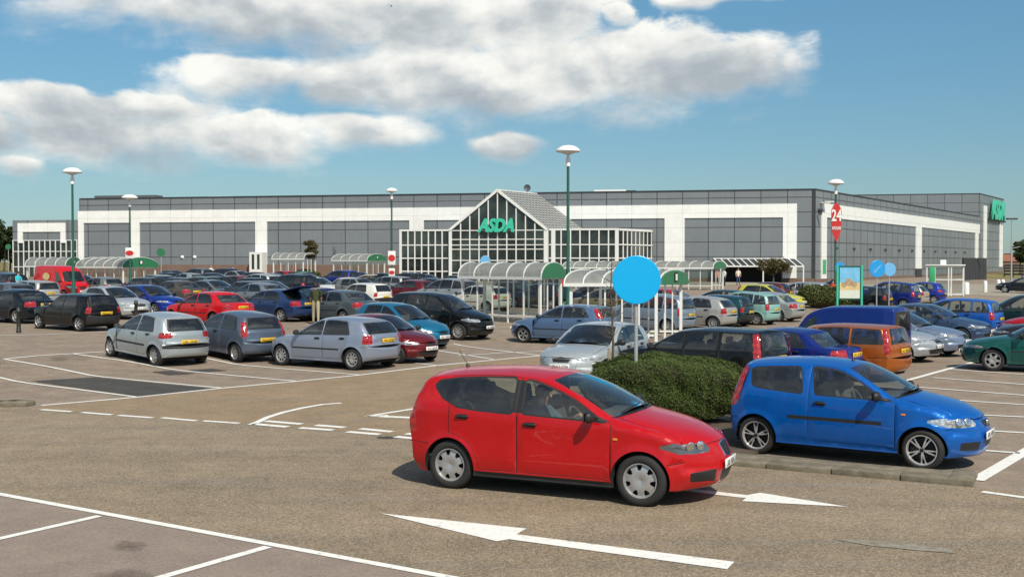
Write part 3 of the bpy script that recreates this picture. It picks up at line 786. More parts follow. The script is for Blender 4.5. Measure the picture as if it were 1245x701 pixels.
C_BOX = [(1.93, .2), (2.0, .3), (2.03, .45), (2.02, .58), (1.96, .74), (1.78, .85), (1.4, .91), (.86, .955), (.82, .97), (.50, 1.18), (.18, 1.375), (.02, 1.40), (-.5, 1.42), (-1.15, 1.40), (-1.52, 1.36), (-1.80, .97), (-1.84, .88), (-1.85, .72), (-1.90, .62), (-1.90, .42), (-1.82, .25)]
C_ESM = [(2.05, .2), (2.12, .3), (2.155, .45), (2.135, .56), (2.05, .69), (1.85, .79), (1.5, .87), (1.05, .935), (1.0, .95), (.55, 1.19), (.12, 1.365), (0, 1.39), (-.6, 1.44), (-1.45, 1.42), (-1.93, 1.37), (-2.13, .97), (-2.18, .88), (-2.19, .74), (-2.24, .64), (-2.24, .42), (-2.15, .25)]
def hatch_panes(f0, b, e1, e2, b2=None):
    b2 = b2 if b2 is not None else b - .07
    return [dict(x=(f0, f0 - .02, b, b), own='f'), dict(x=(b2, b2, e1, e2), own='r')]
HB = lambda C, wb, W, r, **k: mk(C, wb=wb, W=W, r=r, **k)
def build_types():
    make_type('red', HB(C_ALT, 2.578, .884, .317, belt=(.985, 1.085), sill=.21, tum=.36, wheel='cap7', rim=.213, lowtrim=.275, headmat='dark_headlamp', hk=(3.38, 4.36), seamk=2.75, head_in=.55, head_back=.20, tail_fwd=.10, tk=(15.15, 17.0), tail_in=.72,
        panes=[dict(x=(.86, .84, -.25, -.27), own='f', seal=.02), dict(poly=round_poly([(-.40, 1.036), (-.9, 1.058), (-1.18, 1.085), (-1.40, 1.18), (-1.55, 1.325), (-1.50, 1.385), (-1.2, 1.43), (-.8, 1.455), (-.40, 1.462)], .05), own='r', seal=.02)],
        pillar=[(-.40, -.25, 0, 0)], doors=[('f', .92, -.325, ''), ('r', -.33, -1.30, 'arch')], handles=[('f', -.14, .915), ('r', -1.09, .965)], mirror=.66, crease=.014, creasez=[(-2, .98), (-1.1, .92), (.3, .82), (1.2, .86), (2, .80)],
        front=[('chrome', band([(2.95, -.19), (2.85, 0), (2.95, .19), (3.75, .25), (3.9, 0), (3.75, -.25), (2.95, -.19)], .022, .25, .75)), ('grille', [(2.95, -.19), (2.85, 0), (2.95, .19), (3.75, .25), (3.9, 0), (3.75, -.25)]), ('grille', round_poly([(.9, -.32), (.9, .32), (1.85, .36), (1.85, -.36)], .06))],
        front2=[('grille', round_poly([(1.0, .46), (1.1, .90), (1.8, .92), (1.95, .5)], .06))], pf=2.25, pr=17.2, aerial=(13.35, 0, .24), badge=None, extra=[('lamp_reflectors', lamp_pair([(3.92, .84), (3.9, .68)], .058)), ('side_indicator', indicator(.98, .80, 1)), ('side_indicator', indicator(.98, .80, -1))], seat=.0, rseat=-.95))
    make_type('blue', HB(C_PUN, 2.46, .83, .292, belt=(.945, 1.0), tum=.33, wheel='alloy', rim=.216, hk=(3.35, 4.25), head_in=.52, head_back=.24, tk=(14.1, 16.6), tail_in=.84, tail_fwd=.10, tail_top=.9,
        panes=[dict(x=(.80, .78, -.30, -.36), own='f'), dict(poly=round_poly([(-.50, .985), (-1.0, 1.02), (-1.30, 1.05), (-1.34, 1.31), (-1.0, 1.345), (-.56, 1.365)], .05), own='q')],
        doors=[('f', .86, -.40, '')], handles=[('f', -.22, .86)], mould=[(-.72, .68, .60, .655)], mirror=.60, front=[('grille', [(3.25, -.26), (3.25, .26), (3.72, .32), (3.72, -.32)]), ('grille', round_poly([(1.3, -.25), (1.3, .25), (1.9, .27), (1.9, -.27)], .05))],
        front2=[('grille', round_poly([(1.1, .45), (1.1, .84), (1.75, .86), (1.8, .45)], .05))], pf=2.35, pr=17.0, aerial=(11.1, 0, .0), seat=.1, rseat=-.85, badge=(3.5, .05), extra=[('lamp_reflectors', lamp_pair([(3.82, .82), (3.8, .66)], .06)), ('side_indicator', indicator(.98, .78, 1)), ('side_indicator', indicator(.98, .78, -1))], trimcol='interior'))
    make_type('hatch_small', HB(C_206, 2.442, .826, .285, belt=(.885, .96), wheel='cap7', hk=(3.5, 4.6), head_in=.6, head_back=.3, tk=(15.1, 16.5), tail_in=.7, tail_fwd=.2,
        panes=hatch_panes(.76, -.30, -1.16, -1.02), doors=[('f', .80, -.335, ''), ('r', -.34, -1.05, 'arch')], handles=[('f', -.14, .83), ('r', -.92, .87)], mould=[(-.78, .76, .52, .575)], back=[('trim', [(18.1, -1), (18.1, 1), (18.5, 1), (18.5, -1)])], mirror=.52, rg=(14.15, 14.95, .82), pr=17.25))
    make_type('hatch_three', HB(C_206, 2.49, .823, .285, belt=(.90, .95), hk=(3.5, 4.4), head_in=.58, tk=(14.4, 16.7), tail_in=.86, tail_fwd=.08, tail_top=1,
        panes=[dict(x=(.76, .74, -.34, -.38), own='f'), dict(x=(-.46, -.48, -1.30, -1.10), own='q', rad=.07)], doors=[('f', .82, -.40, '')], handles=[('f', -.22, .84)], mirror=.52, pr=17.35))
    make_type('hatch', HB(C_AST, 2.606, .855, .30, belt=(.90, .97), hk=(3.45, 4.3), head_in=.52, tk=(15.1, 17.3), tail_in=.74, tail_fwd=.13,
        panes=hatch_panes(.80, -.22, -1.22, -1.06), doors=[('f', .86, -.265, ''), ('r', -.27, -1.12, 'arch')], handles=[('f', -.08, .84), ('r', -.98, .86)], mould=[(-.86, .86, .53, .575)], mirror=.58, pr=16.7))
    make_type('hatch_sporty', HB([(p[0], p[1]) if i not in (13, 14, 15) else {13: (-1.15, 1.40), 14: (-1.58, 1.35), 15: (-1.88, 1.0)}[i] for i, p in enumerate(C_AST)], 2.615, .85, .30, belt=(.92, .99), wheel='alloy', hk=(3.6, 4.6), head_in=.62, head_back=.26, tk=(14.1, 15.2), tail_in=.86, tail_fwd=.14, tail_top=.8,
        panes=hatch_panes(.82, -.24, -1.34, -1.10), doors=[('f', .88, -.285, ''), ('r', -.29, -1.14, 'arch')], handles=[('f', -.1, .86), ('r', -1.0, .88)], mould=[(-.86, .86, .52, .56)], mirror=.60, pr=17.2))
    make_type('saloon', HB(C_SAL, 2.64, .86, .305, belt=(.91, .965), hk=(3.45, 4.3), head_in=.5, tk=(16.1, 17.4), tail_in=.6, tail_fwd=.2, wheel='cap6', dz={15: .03, 16: .03}, rg=(14.15, 14.95, .84),
        panes=hatch_panes(.80, -.22, -1.25, -1.0), doors=[('f', .86, -.265, ''), ('r', -.27, -1.15, 'arch')], handles=[('f', -.08, .85), ('r', -1.0, .86)], mould=[(-.88, .88, .53, .57)], mirror=.58, pr=16.9))
    make_type('estate', HB(C_EST, 2.755, .90, .315, belt=(.93, .985), wheel='alloy', hk=(3.4, 4.25), head_in=.5, tk=(13.98, 17.0), tail_in=.86, tail_fwd=.07, tail_top=1,
        panes=[dict(x=(.86, .84, -.16, -.16), own='f'), dict(x=(-.23, -.23, -1.12, -1.10), own='r'), dict(x=(-1.22, -1.20, -2.06, -1.92), own='q')], doors=[('f', .92, -.195, ''), ('r', -.20, -1.17, 'arch')], handles=[('f', -.02, .86), ('r', -1.02, .88)], mould=[(-.9, .92, .5, .56)], mirror=.64, pr=16.6, rg=(14.12, 14.95, .8)))
    make_type('people_carrier', HB(C_MPV, 2.58, .87, .31, belt=(1.0, 1.06), hk=(3.5, 4.4), head_in=.55, head_back=.26, tk=(14.8, 16.8), tail_in=.84, tail_fwd=.1, tail_top=1,
        panes=[dict(x=(.92, .90, -.12, -.14), own='f'), dict(x=(-.2, -.22, -1.02, -1.0), own='r'), dict(x=(-1.1, -1.08, -1.72, -1.56), own='q')], doors=[('f', .96, -.155, ''), ('r', -.16, -1.06, 'arch')], handles=[('f', .02, .94), ('r', -.92, .97)], mould=[(-.8, .9, .52, .58)], mirror=.72, pr=16.7))
    make_type('hatch_boxy', HB(C_BOX, 2.475, .83, .29, belt=(.915, .945), tum=.30, hk=(3.25, 4.2), head_in=.5, head_back=.07, tk=(15.2, 17.2), tail_in=.80, tail_fwd=.07, wheel='cap6',
        panes=[dict(x=(.62, .60, -.30, -.32), own='f'), dict(x=(-.37, -.39, -1.12, -1.02), own='r', rad=.05)], doors=[('f', .74, -.335, ''), ('r', -.34, -1.06, 'arch')], handles=[('f', -.16, .83), ('r', -.93, .84)], mould=[(-.78, .78, .50, .56)], back=[('trim', [(18.0, -1), (18.0, 1), (20, 1), (20, -1)])], mirror=.48, pr=17.3))
    make_type('estate_small', HB(C_ESM, 2.64, .85, .30, belt=(.905, .955), hk=(3.45, 4.3), head_in=.52, tk=(14.9, 17.2), tail_in=.84, tail_fwd=.08, tail_top=1, wheel='cap7',
        panes=[dict(x=(.80, .78, -.20, -.22), own='f'), dict(x=(-.27, -.29, -1.10, -1.08), own='r'), dict(x=(-1.2, -1.18, -1.92, -1.74), own='q')], doors=[('f', .86, -.245, ''), ('r', -.25, -1.14, 'arch')], handles=[('f', -.08, .84), ('r', -1.0, .85)], mould=[(-.86, .86, .52, .57)], mirror=.58, pr=16.8))
    make_type('van', HB(C_VAN, 2.93, .97, .33, belt=(1.18, 1.26), sill=.27, tum=.10, tum2=.02, hk=(3.4, 4.3), head_in=.5, tk=(15.3, 17.2), tail_in=.9, tail_fwd=.06, tail_top=1, rg=(14.3, 14.95, .8), dx={13: -.01, 14: -.03, 15: -.05, 16: -.06, 17: -.07},
        panes=[dict(x=(1.30, 1.28, .52, .52), own='f', off=.20)], doors=[('f', 1.36, .42, '')], handles=[('f', .55, 1.02)], mould=[(-1.0, .98, .55, .62)], mirror=1.1, pr=17.2, seat=.6, rseat=.3))
# ------------------------------------------------------------------ every car in view
build_types()
NEAR = [
 # type, centre column, row of nearest wheel, heading, colour, metal, scale, label
 ('hatch_small', 189, 442, 138, (176, 184, 188), .8, 1, 'silver five door hatchback with black bumper strip, parked alone beside the dark tarmac patch'),
 ('hatch_three', 285, 437.5, 136, (96, 108, 126), .8, (.99, 1, 1), 'slate grey three door hatchback parked between two silver cars in the near row'),
 ('hatch', 406, 450, 148, (150, 160, 178), .8, 1, 'silver blue five door hatchback seen side on with black side strip'),
 ('hatch_three', ('R', 541), 442, -38, (98, 18, 26), .3, (.95, .98, .97), 'small maroon rounded hatchback facing forward beside the silver blue hatchback'),
 ('hatch_small', ('R', 554), 422, -38, (24, 110, 146), .6, 1, 'teal blue hatchback facing forward between the maroon hatchback and the black people carrier'),
 ('people_carrier', ('R', 606), 411, -32, (10, 11, 13), .1, (1.06, 1.03, 1.0), 'black people carrier facing forward in front of the trolley shelter'),
 ('hatch_sporty', ('L', 616), 420, 150, (98, 124, 158), .8, 1, 'light blue hatchback with high tail lights parked in front of the long trolley shelter'),
 ('hatch', 720, 468, -118, (188, 194, 194), .8, (1, 1, 1), 'silver hatchback facing the camera from behind the round clipped hedge'),
 ('estate', ('R', 968), 477, 138, (10, 11, 13), .1, (.97, .97, .97), 'black estate car with tall red tail lights behind the hedge and the blue hatchback'),
 ('saloon', ('R', 1056), 470, 140, (16, 40, 122), .5, (.98, .98, .95), 'dark blue saloon between the black estate and the bronze estate'),
 ('estate', ('R', 1113), 464, 140, (164, 88, 32), .5, (.93, .95, .95), 'bronze orange estate car with tall red tail lights'),
 ('hatch', ('R', 1149), 441, -40, (180, 186, 190), .8, 1, 'bright silver hatchback facing forward beside the back of the bronze estate'),
 ('hatch_sporty', ('R', 1182), 434, -40, (128, 142, 166), .8, 1, 'silver blue hatchback facing forward between the bright silver hatchback and a slate blue saloon'),
 ('saloon', ('R', 1210), 419, -38, (62, 82, 112), .7, (.98, 1, 1), 'slate blue saloon facing forward with a row of blue cars behind it'),
 ('saloon', ('L', 1170), 457, 152, (22, 88, 82), .6, 1, 'teal green saloon with its nose toward the bronze estate, cut by the right edge'),
 ('hatch', ('L', 1206), 433, 147, (48, 38, 46), .5, 1, 'dark plum hatchback between the teal green saloon and a red car'),
 ('hatch_small', ('L', 1213), 420, 147, (176, 22, 34), .2, 1, 'red hatchback whose wing shows above the dark plum hatchback'),
 ('hatch_boxy', ('R', 148), 402.5, 146, (9, 10, 13), .2, (1.03, 1, 1), 'black hatchback with yellow plate standing by the short black bollards'),
 ('saloon', ('R', 74), 393, 150, (16, 26, 36), .5, 1, 'very dark blue saloon beside the black hatchback at the left edge'),
 ('hatch', ('R', 188), 388, -36, (184, 188, 188), .7, (.95, 1, 1.02), 'pale silver hatchback facing forward in front of the domed trolley shelter'),
 ('hatch_sporty', ('R', 231), 383, -35, (14, 46, 138), .4, 1, 'royal blue hatchback facing forward behind the red hatchback'),
 ('saloon', ('R', 312), 397, 146, (196, 20, 30), .1, (.97, 1, 1), 'bright red car with a boot spoiler and yellow plate'),
 ('saloon', ('R', 389), 391, 147, (42, 66, 110), .6, (1, 1, 1), 'dark blue car with its boot lid raised and a shopper at the back'),
 ('hatch_boxy', ('R', 419), 389, 122, (26, 34, 96), .4, (.95, 1, 1.03), 'dark blue hatchback with white and green stickers on its tail'),
 ('saloon', ('R', 466), 393, 141, (84, 98, 104), .7, 1, 'grey green saloon with red lights and yellow plate behind the teal blue hatchback'),
 ('people_carrier', ('R', 951), 395, 143, (140, 184, 176), .4, (.93, .97, .93), 'pale mint green tall hatchback seen from behind'),
 ('saloon', ('R', 981), 390, 143, (172, 176, 174), .8, (.98, 1, 1), 'silver saloon beside the pale mint green hatchback'),
 ('hatch', ('R', 899), 401, 146, (176, 176, 172), .7, 1, 'warm silver hatchback with clear red lights beyond the black estate'),
 ('hatch_boxy', ('R', 919), 397, 146, (22, 66, 76), .5, 1, 'dark teal hatchback squeezed between the warm silver and mint green hatchbacks'),
 ('people_carrier', ('R', 849), 405, 145, (136, 150, 166), .8, (1, 1, .97), 'silver blue people carrier seen through the posts of the trolley shelter'),
 ('people_carrier', ('R', 1224), 411, 141, (20, 88, 178), .4, (.98, 1, .93), 'bright blue people carrier behind the slate blue saloon'),
 ('people_carrier', 1246, 408, 143, (30, 56, 60), .5, 1, 'dark green people carrier behind the red hatchback at the right edge'),
 ('people_carrier', ('R', 1121), 374, 143, (24, 42, 118), .5, (1, 1, 1), 'navy blue people carrier behind the pair of round blue signs'),
 ('estate_small', ('R', 1087), 377, 144, (16, 18, 24), .4, 1, 'black hatchback beside the poster stand and the round blue signs'),
 ('saloon', ('R', 252), 371, 144, (88, 82, 76), .6, 1, 'grey brown saloon with yellow plate behind the bright red car'),
 ('hatch_boxy', ('R', 479), 376, 146, (214, 214, 208), 0, 1, 'white hatchback directly behind the grey green saloon'),
 ('people_carrier', 542, 373, 145, (160, 164, 168), .7, (1, 1, 1), 'silver people carrier behind the black one, left of the central trolley shelter'),
 ('hatch', 578, 380, 144, (206, 202, 190), .2, 1, 'cream hatchback seen through the glass of the central trolley shelter'),
]
NEAR.append(('hatch', -73, 447, 140, (30, 44, 96), .4, 1, 'dark blue car whose tail just reaches into the left edge beside the bays'))
FAR = [
 ('estate_small', ('R', 1012), 371, 150, (176, 180, 182), .8, 1, 'silver estate car behind the low hedge by the poster stand'),
 ('hatch_sporty', ('R', 982), 376, -36, (190, 186, 66), .1, 1, 'yellow green hatchback facing forward between the silver saloon and the low hedge'),
 ('hatch', 925, 371, 145, (96, 38, 32), .4, 1, 'brownish red hatchback beside the yellow green hatchback'),
 ('estate_small', 872, 387, 146, (18, 52, 42), .4, 1, 'dark green hatchback in front of the shaded entrance'),
 ('hatch', 822, 388, -36, (160, 22, 34), .2, 1, 'red hatchback beside the green shelter end behind the big round sign'),
 ('hatch', ('R', 1131), 371, 144, (176, 168, 156), .6, 1, 'beige silver hatchback squeezed in behind the navy people carrier'),
 ('hatch_small', ('R', 1152), 368, 144, (34, 52, 150), .4, 1, 'mid blue hatchback in front of the white framed bus shelter'),
 ('hatch', 1246, 357, 150, (20, 24, 36), .4, 1, 'dark navy hatchback beyond the white bollards'),
 ('estate_small', ('R', 76), 373, 147, (180, 182, 180), .7, 1, 'pale grey saloon with yellow plate in front of the red van'),
 ('people_carrier', 4, 362, 145, (20, 24, 34), .4, 1, 'black people carrier at the left edge near the turquoise shopper'),
 ('hatch', 12, 352, -36, (30, 42, 76), .4, 1, 'navy hatchback in front of the distant grassy bank'),
 ('hatch', 4, 378, 147, (96, 104, 112), .6, 1, 'grey hatchback at the left edge beyond the very dark saloon'),
 ('hatch_boxy', ('R', 452), 363, 146, (212, 212, 206), 0, 1, 'white hatchback with its tailgate lifted'),
 ('hatch', 388, 363, -36, (206, 208, 206), .1, 1, 'white hatchback facing forward, left of the one with the lifted tailgate'),
 ('people_carrier', 412, 351, 146, (24, 44, 132), .4, 1, 'blue people carrier in front of the second far shelter'),
 ('people_carrier', 312, 362, 147, (178, 182, 182), .6, 1, 'silver white people carrier right of the white kiosk'),
 ('people_carrier', 352, 366, 146, (18, 22, 30), .4, (1.05, 1, 1.05), 'black people carrier behind the car with the raised boot'),
 ('hatch', 341, 347, 146, (150, 24, 34), .2, 1, 'dull red hatchback under the first far shelter'),
 ('saloon', 372, 352, -36, (90, 110, 100), .5, 1, 'grey green saloon near the small tree'),
 ('people_carrier', 492, 358, 147, (14, 16, 24), .3, 1, 'black people carrier in front of the left glass wing'),
 ('hatch', 496, 368, 147, (104, 26, 36), .4, 1, 'maroon hatchback behind the black people carrier with the long roof'),
 ('hatch_small', 522, 355, -36, (92, 128, 116), .4, 1, 'sage green hatchback facing forward below the left glass wing'),
 ('hatch', 548, 357, 146, (70, 74, 80), .5, 1, 'dark grey hatchback below the left corner of the glazed gable'),
 ('saloon', 612, 372, 147, (24, 30, 38), .4, 1, 'black saloon seen through the left half of the central shelter'),
 ('hatch_boxy', 655, 375, 147, (34, 48, 60), .5, 1, 'dark slate hatchback seen through the right half of the central shelter'),
 ('hatch', 630, 361, -36, (110, 120, 126), .6, 1, 'mid grey hatchback behind the central shelter'),
 ('hatch_small', 716, 378, 146, (26, 44, 66), .4, 1, 'navy hatchback behind the shelter next to the tall lamp post'),
 ('estate_small', 735, 386, 146, (116, 110, 86), .3, 1, 'olive beige hatchback behind the bare sapling'),
 ('hatch', 664, 358, 146, (46, 60, 52), .4, 1, 'dark green hatchback below the right glass wing'),
 ('estate_small', 236, 362, 146, (70, 92, 92), .5, 1, 'teal grey hatchback behind the grey brown saloon'),
 ('saloon', 262, 370, -36, (110, 124, 132), .6, 1, 'pale blue grey saloon facing forward behind the bright red car'),
 ('hatch_boxy', 296, 372, 147, (60, 68, 80), .5, 1, 'slate hatchback behind the roof of the car with the raised boot'),
 ('hatch_small', 284, 359, 146, (110, 46, 54), .4, 1, 'dusty maroon hatchback in the middle of the far left rows'),
 ('saloon', 262, 353, -36, (24, 36, 72), .4, 1, 'dark navy saloon left of the dusty maroon hatchback'),
 ('hatch', 206, 361, -36, (36, 40, 46), .4, 1, 'charcoal hatchback just right of the domed shelter'),
 ('hatch', 224, 353, 146, (156, 164, 168), .7, 1, 'silver grey hatchback among the dark cars in the farthest rows'),
 ('hatch_small', 200, 352, 146, (34, 40, 60), .4, 1, 'midnight blue hatchback beside the green shelter end on the far left'),
 ('people_carrier', 238, 346, 146, (96, 104, 110), .5, 1, 'grey people carrier against the brick plinth'),
 ('hatch', 214, 346, -36, (70, 76, 80), .5, 1, 'dull grey hatchback in the last row beneath the two pale wall lamps'),
 ('people_carrier', 270, 346, 146, (18, 24, 30), .4, 1, 'black people carrier in the last row before the brick plinth'),
 ('saloon', 292, 347, -36, (150, 156, 160), .6, 1, 'silver saloon in the last row left of the white kiosk'),
 ('estate_small', 324, 354, 146, (40, 52, 68), .5, 1, 'slate blue hatchback below the white kiosk'),
 ('hatch', 300, 364, 146, (28, 32, 40), .4, 1, 'black hatchback behind the slate hatchback on the far left'),
 ('hatch_boxy', 172, 364, 146, (44, 50, 56), .4, 1, 'dark grey hatchback seen through the end of the domed shelter'),
 ('hatch_small', 120, 364, 146, (120, 126, 124), .5, 1, 'grey hatchback seen through the glass of the domed shelter'),
 ('hatch', 100, 358, -36, (40, 46, 52), .4, 1, 'dark hatchback hidden behind the red van'),
 ('hatch', 462, 352, 146, (40, 60, 56), .4, 1, 'dark green hatchback by the red and white banner'),
 ('hatch_small', 440, 350, -36, (70, 30, 40), .3, 1, 'wine red hatchback under the second far shelter'),
 ('saloon', 330, 372, -36, (50, 66, 84), .5, 1, 'steel blue saloon just beyond the car with the raised boot'),
 ('hatch_boxy', 186, 357, 146, (150, 154, 152), .5, 1, 'light grey boxy hatchback just beyond the green dome of the near left shelter'),
 ('estate_small', 212, 365, 146, (40, 46, 44), .4, 1, 'dark estate car roof between the grey brown saloon and the far rows'),
 ('hatch_boxy', 254, 361, 146, (24, 34, 60), .4, 1, 'ink blue boxy hatchback beside the teal grey estate'),
 ('saloon', 312, 376, 146, (120, 130, 140), .6, 1, 'light steel saloon whose roof shows behind the car with the raised boot'),
 ('hatch_boxy', 340, 358, -36, (190, 192, 190), .2, 1, 'off white boxy hatchback between two black people carriers'),
 ('estate_small', 366, 359, 146, (56, 70, 66), .4, 1, 'dull green estate car left of the white hatchbacks'),
 ('hatch_boxy', 246, 344, 146, (190, 192, 192), .3, 1, 'white boxy hatchback in the last row near the walkers'),
 ('saloon', 306, 350, 146, (60, 28, 34), .4, 1, 'dark maroon saloon in the last row beside the white kiosk'),
 ('hatch_boxy', 362, 348, 146, (60, 100, 70), .3, 1, 'mid green boxy hatchback beneath the small tree'),
 ('estate_small', 470, 360, 146, (150, 156, 158), .6, 1, 'light silver estate car behind the white hatchback'),
 ('hatch_boxy', 440, 365, -36, (120, 124, 122), .4, 1, 'stone grey boxy hatchback between the white hatchbacks'),
 ('hatch', 516, 364, 146, (34, 38, 48), .4, 1, 'ink black hatchback between the maroon and silver cars near the centre'),
 ('hatch', 1010, 366, 150, (60, 66, 70), .5, 1, 'grey hatchback hidden behind the poster stand'),
]
CARO = {}
for (k, cx, by, yaw, col, mt, s_, lab) in NEAR:
    s_ = s_ if hasattr(s_, '__len__') else (s_, s_, s_)
    CARO[lab] = place_car(k, cx, by, yaw, col, lab, metal=mt, sc_=s_)
for (k, cx, by, yaw, col, mt, s_, lab) in FAR:
    s_ = s_ if hasattr(s_, '__len__') else (s_, s_, s_)
    CARO[lab] = place_car(k, cx, by, yaw, col, lab, metal=mt, sc_=s_, whole=True)
place_car('van', ('R', 1109), 446, 140, (16, 44, 122), 'small dark blue van with a plain panelled side behind the bronze estate', 'panel_van', 'van', .4, (.79, .80, .73), group='vans')
place_car('van', ('R', 113), 364, -36, (196, 18, 24), 'red delivery van with a pale emblem on its side', 'delivery_van', 'van', .0, (.92, .9, .93), group='vans')
red = place_car('red', 692.5, 616, -24.5, (178, 10, 18), 'red five door hatchback driving past along the road', 'moving_car', 'car', 0, group='hatchbacks in the foreground')
blue = place_car('blue', 1043, 572, -34, (0, 88, 172), 'bright blue three door hatchback with alloy wheels parked by the kerb', 'parked_car', 'car', .35, group='hatchbacks in the foreground')
# raised boot lids
def lid(car, x0, z0, ln, w, ang, name='tailgate'):
    b = MB(); T = Matrix.Translation((x0, 0, z0)) @ Matrix.Rotation(R(ang), 4, 'Y')
    b.rbox(T @ Vector((-ln / 2, 0, 0)), (ln, w, .05), 'paint', .02, rot=T.to_3x3().to_4x4())
    b.rbox(T @ Vector((-ln * .42, 0, .012)), (ln * .55, w * .82, .05), 'car_glass', .02, rot=T.to_3x3().to_4x4())
    o = b.build(name, car); o.color = car.color; return o
c = CARO['dark blue car with its boot lid raised and a shopper at the back']
lid(c, -1.15, 1.34, 1.15, 1.2, 12)
b = MB(); b.box(-2.1, -1.75, -.55, .55, .70, .985, 'seam'); b.build('boot_shade', c)  # solid near-black block, painted shade for the inside of the boot
c = CARO['white hatchback with its tailgate lifted']
lid(c, -1.48, 1.38, .95, 1.2, 14)
b = MB(); b.box(-1.87, -1.7, -.52, .52, .62, 1.25, 'seam'); b.build('boot_shade', c)  # another near-black block in place of the shade behind the lifted tailgate
c = CARO['dark blue hatchback with white and green stickers on its tail']
b = MB(); b.rbox((-1.862, 0, .80), (.012, 1.05, .14), 'sign_white', .004); b.build('sticker', c)
b = MB(); b.rbox((-1.852, .25, .93), (.012, .5, .10), 'bright_green', .004); b.build('sticker', c)
v = bpy.data.objects['delivery_van']
for y in (.985, -.985):
    b = MB(); b.lathe([(.001, .0), (.34, .0), (.36, -.01)], 'poster_sand', 20, 'y', (-.7, 0, 0)) if False else None
    n = 24; b = MB(); b.prism([(.42 * math.cos(2 * math.pi * i / n), .26 * math.sin(2 * math.pi * i / n)) for i in range(n)], 'poster_sand', Matrix.Translation((-.6, y * .965, 1.55)) @ Matrix.Rotation(R(90), 4, 'X'), .012)
    b.build('emblem', v)
# ------------------------------------------------------------------ the store
B0 = Vector((35.4, 130.0)); E_ = Vector((-.978, .209)).normalized(); N_ = Vector((-E_.y, E_.x)); RD = Vector((.555, .832)).normalized()
RL = Vector((RD.dot(E_), RD.dot(N_)))          # the right side, in the store's own frame
store = empty('supermarket_building', (B0.x, B0.y, 0), math.atan2(E_.y, E_.x))
tag(store, 'long grey supermarket with white frames and a glazed gabled entrance', 'supermarket')
def fpt(px, py, off=0):
    """where a line of sight meets the front wall (shifted outward by off): distance from the corner, height"""
    r = ray(px, py); q = B0 + N_ * off; t = (q.x * N_.x + q.y * N_.y) / (r.x * N_.x + r.y * N_.y); p = r * t
    return (Vector((p.x, p.y)) - B0).dot(E_), p.z + H
SN = Vector((RD.y, -RD.x))
def spt(px, py, off=0):
    r = ray(px, py); q = B0 + SN * off; t = (q.x * SN.x + q.y * SN.y) / (r.x * SN.x + r.y * SN.y); p = r * t
    return (Vector((p.x, p.y)) - B0).dot(RD), p.z + H
LEN, DEP, ROOF = 95.8, 93.8, 11.35
ZW0, ZW1 = 8.15, 9.75
def part(mb, name, par=store, rot=None, loc=(0, 0, 0)):
    o = mb.build(name, par); o.location = loc
    if rot: o.rotation_euler = (0, 0, rot)
    return o
X = lambda px: fpt(px, 290)[0]
# front wall
b = MB(); b.box(0, LEN, -.4, 0, 1.0, ROOF, 'grey_cladding'); part(b, 'front_wall')
b = MB(); b.box(-.02, X(752), -.3, .06, 0, 1.0, 'brick'); part(b, 'plinth'); b = MB(); b.box(X(487), LEN, -.3, .06, 0, 2.55, 'brick'); part(b, 'plinth')
b = MB(); b.box(-.06, LEN + .06, -.5, .08, ROOF, ROOF + .14, 'dark_metal'); part(b, 'parapet_cap')
b = MB(); xr, xl = X(968.7), X(95.5)
b.box(xr, xl, .0, .12, ZW0, ZW1, 'white_cladding')
for a0, a1, zb in ((951.7, 968.7, 1.02), (808, 832.3, 1.02), (498, 515.5, 2.57), (310.8, 325, 2.57), (158.3, 170.2, 2.57), (95.5, 102.3, 2.57)):
    b.box(X(a1), X(a0), .0, .117, zb, ZW0, 'white_cladding')
part(b, 'white_frame')
# right side
sa = math.atan2(RL.y, RL.x)
b = MB(); b.box(0, DEP, 0, .4, .9, ROOF, 'side_cladding'); part(b, 'side_wall', rot=sa)
b = MB(); b.box(0, DEP, -.06, .3, 0, .9, 'brick'); part(b, 'side_plinth', rot=sa)
b = MB(); b.box(0, DEP, -.08, .5, ROOF, ROOF + .14, 'dark_metal'); part(b, 'side_parapet_cap', rot=sa)
SX = lambda px: spt(px, 300)[0]
b = MB(); b.box(SX(998), DEP - .02, -.14, 0, ZW0 + .1, ZW1 + .15, 'white_cladding')
for a0, a1, zb in ((998, 1004, .92), (1113, 1119.7, 1.9), (1185.3, 1188.8, 1.9)): b.box(SX(a0), SX(a1), -.137, 0, zb, ZW0 + .1, 'white_cladding')
part(b, 'side_white_frame', rot=sa)
b = MB(); b.box(SX(1113), SX(1119.7), -.2, 0, 0, 1.88, 'dark_metal'); part(b, 'pillar_base', rot=sa); b = MB(); b.box(SX(1185), SX(1189), -.2, 0, 0, 1.88, 'dark_metal'); part(b, 'pillar_base', rot=sa)
for i in range(11):
    b = MB(); x = 8 + i * 7.3; b.rbox((x, -.12, 4.6), (.5, .2, .28), 'dark_metal', .05); part(b, 'wall_lamp', rot=sa)
b = MB(); b.rbox((1.6, -.2, 9.0), (1.2, .25, .35), 'dark_metal', .05); part(b, 'wall_lamp', rot=sa)
b = MB(); b.rbox((-1.6, .35, 9.9), (1.0, .5, .12), 'lamp_white', .04); part(b, 'wall_lamp')
b = MB(); b.rbox((2.4, -.5, 9.9), (1.0, .9, .12), 'lamp_white', .04); part(b, 'wall_lamp', rot=sa)
for px in (221.5, 236.5):
    b = MB(); b.lathe([(.24, 0), (.2, .14), (.001, .2)], 'lamp_white', 14, 'y', (X(px), 0, 3.55)); part(b, 'wall_lamp')
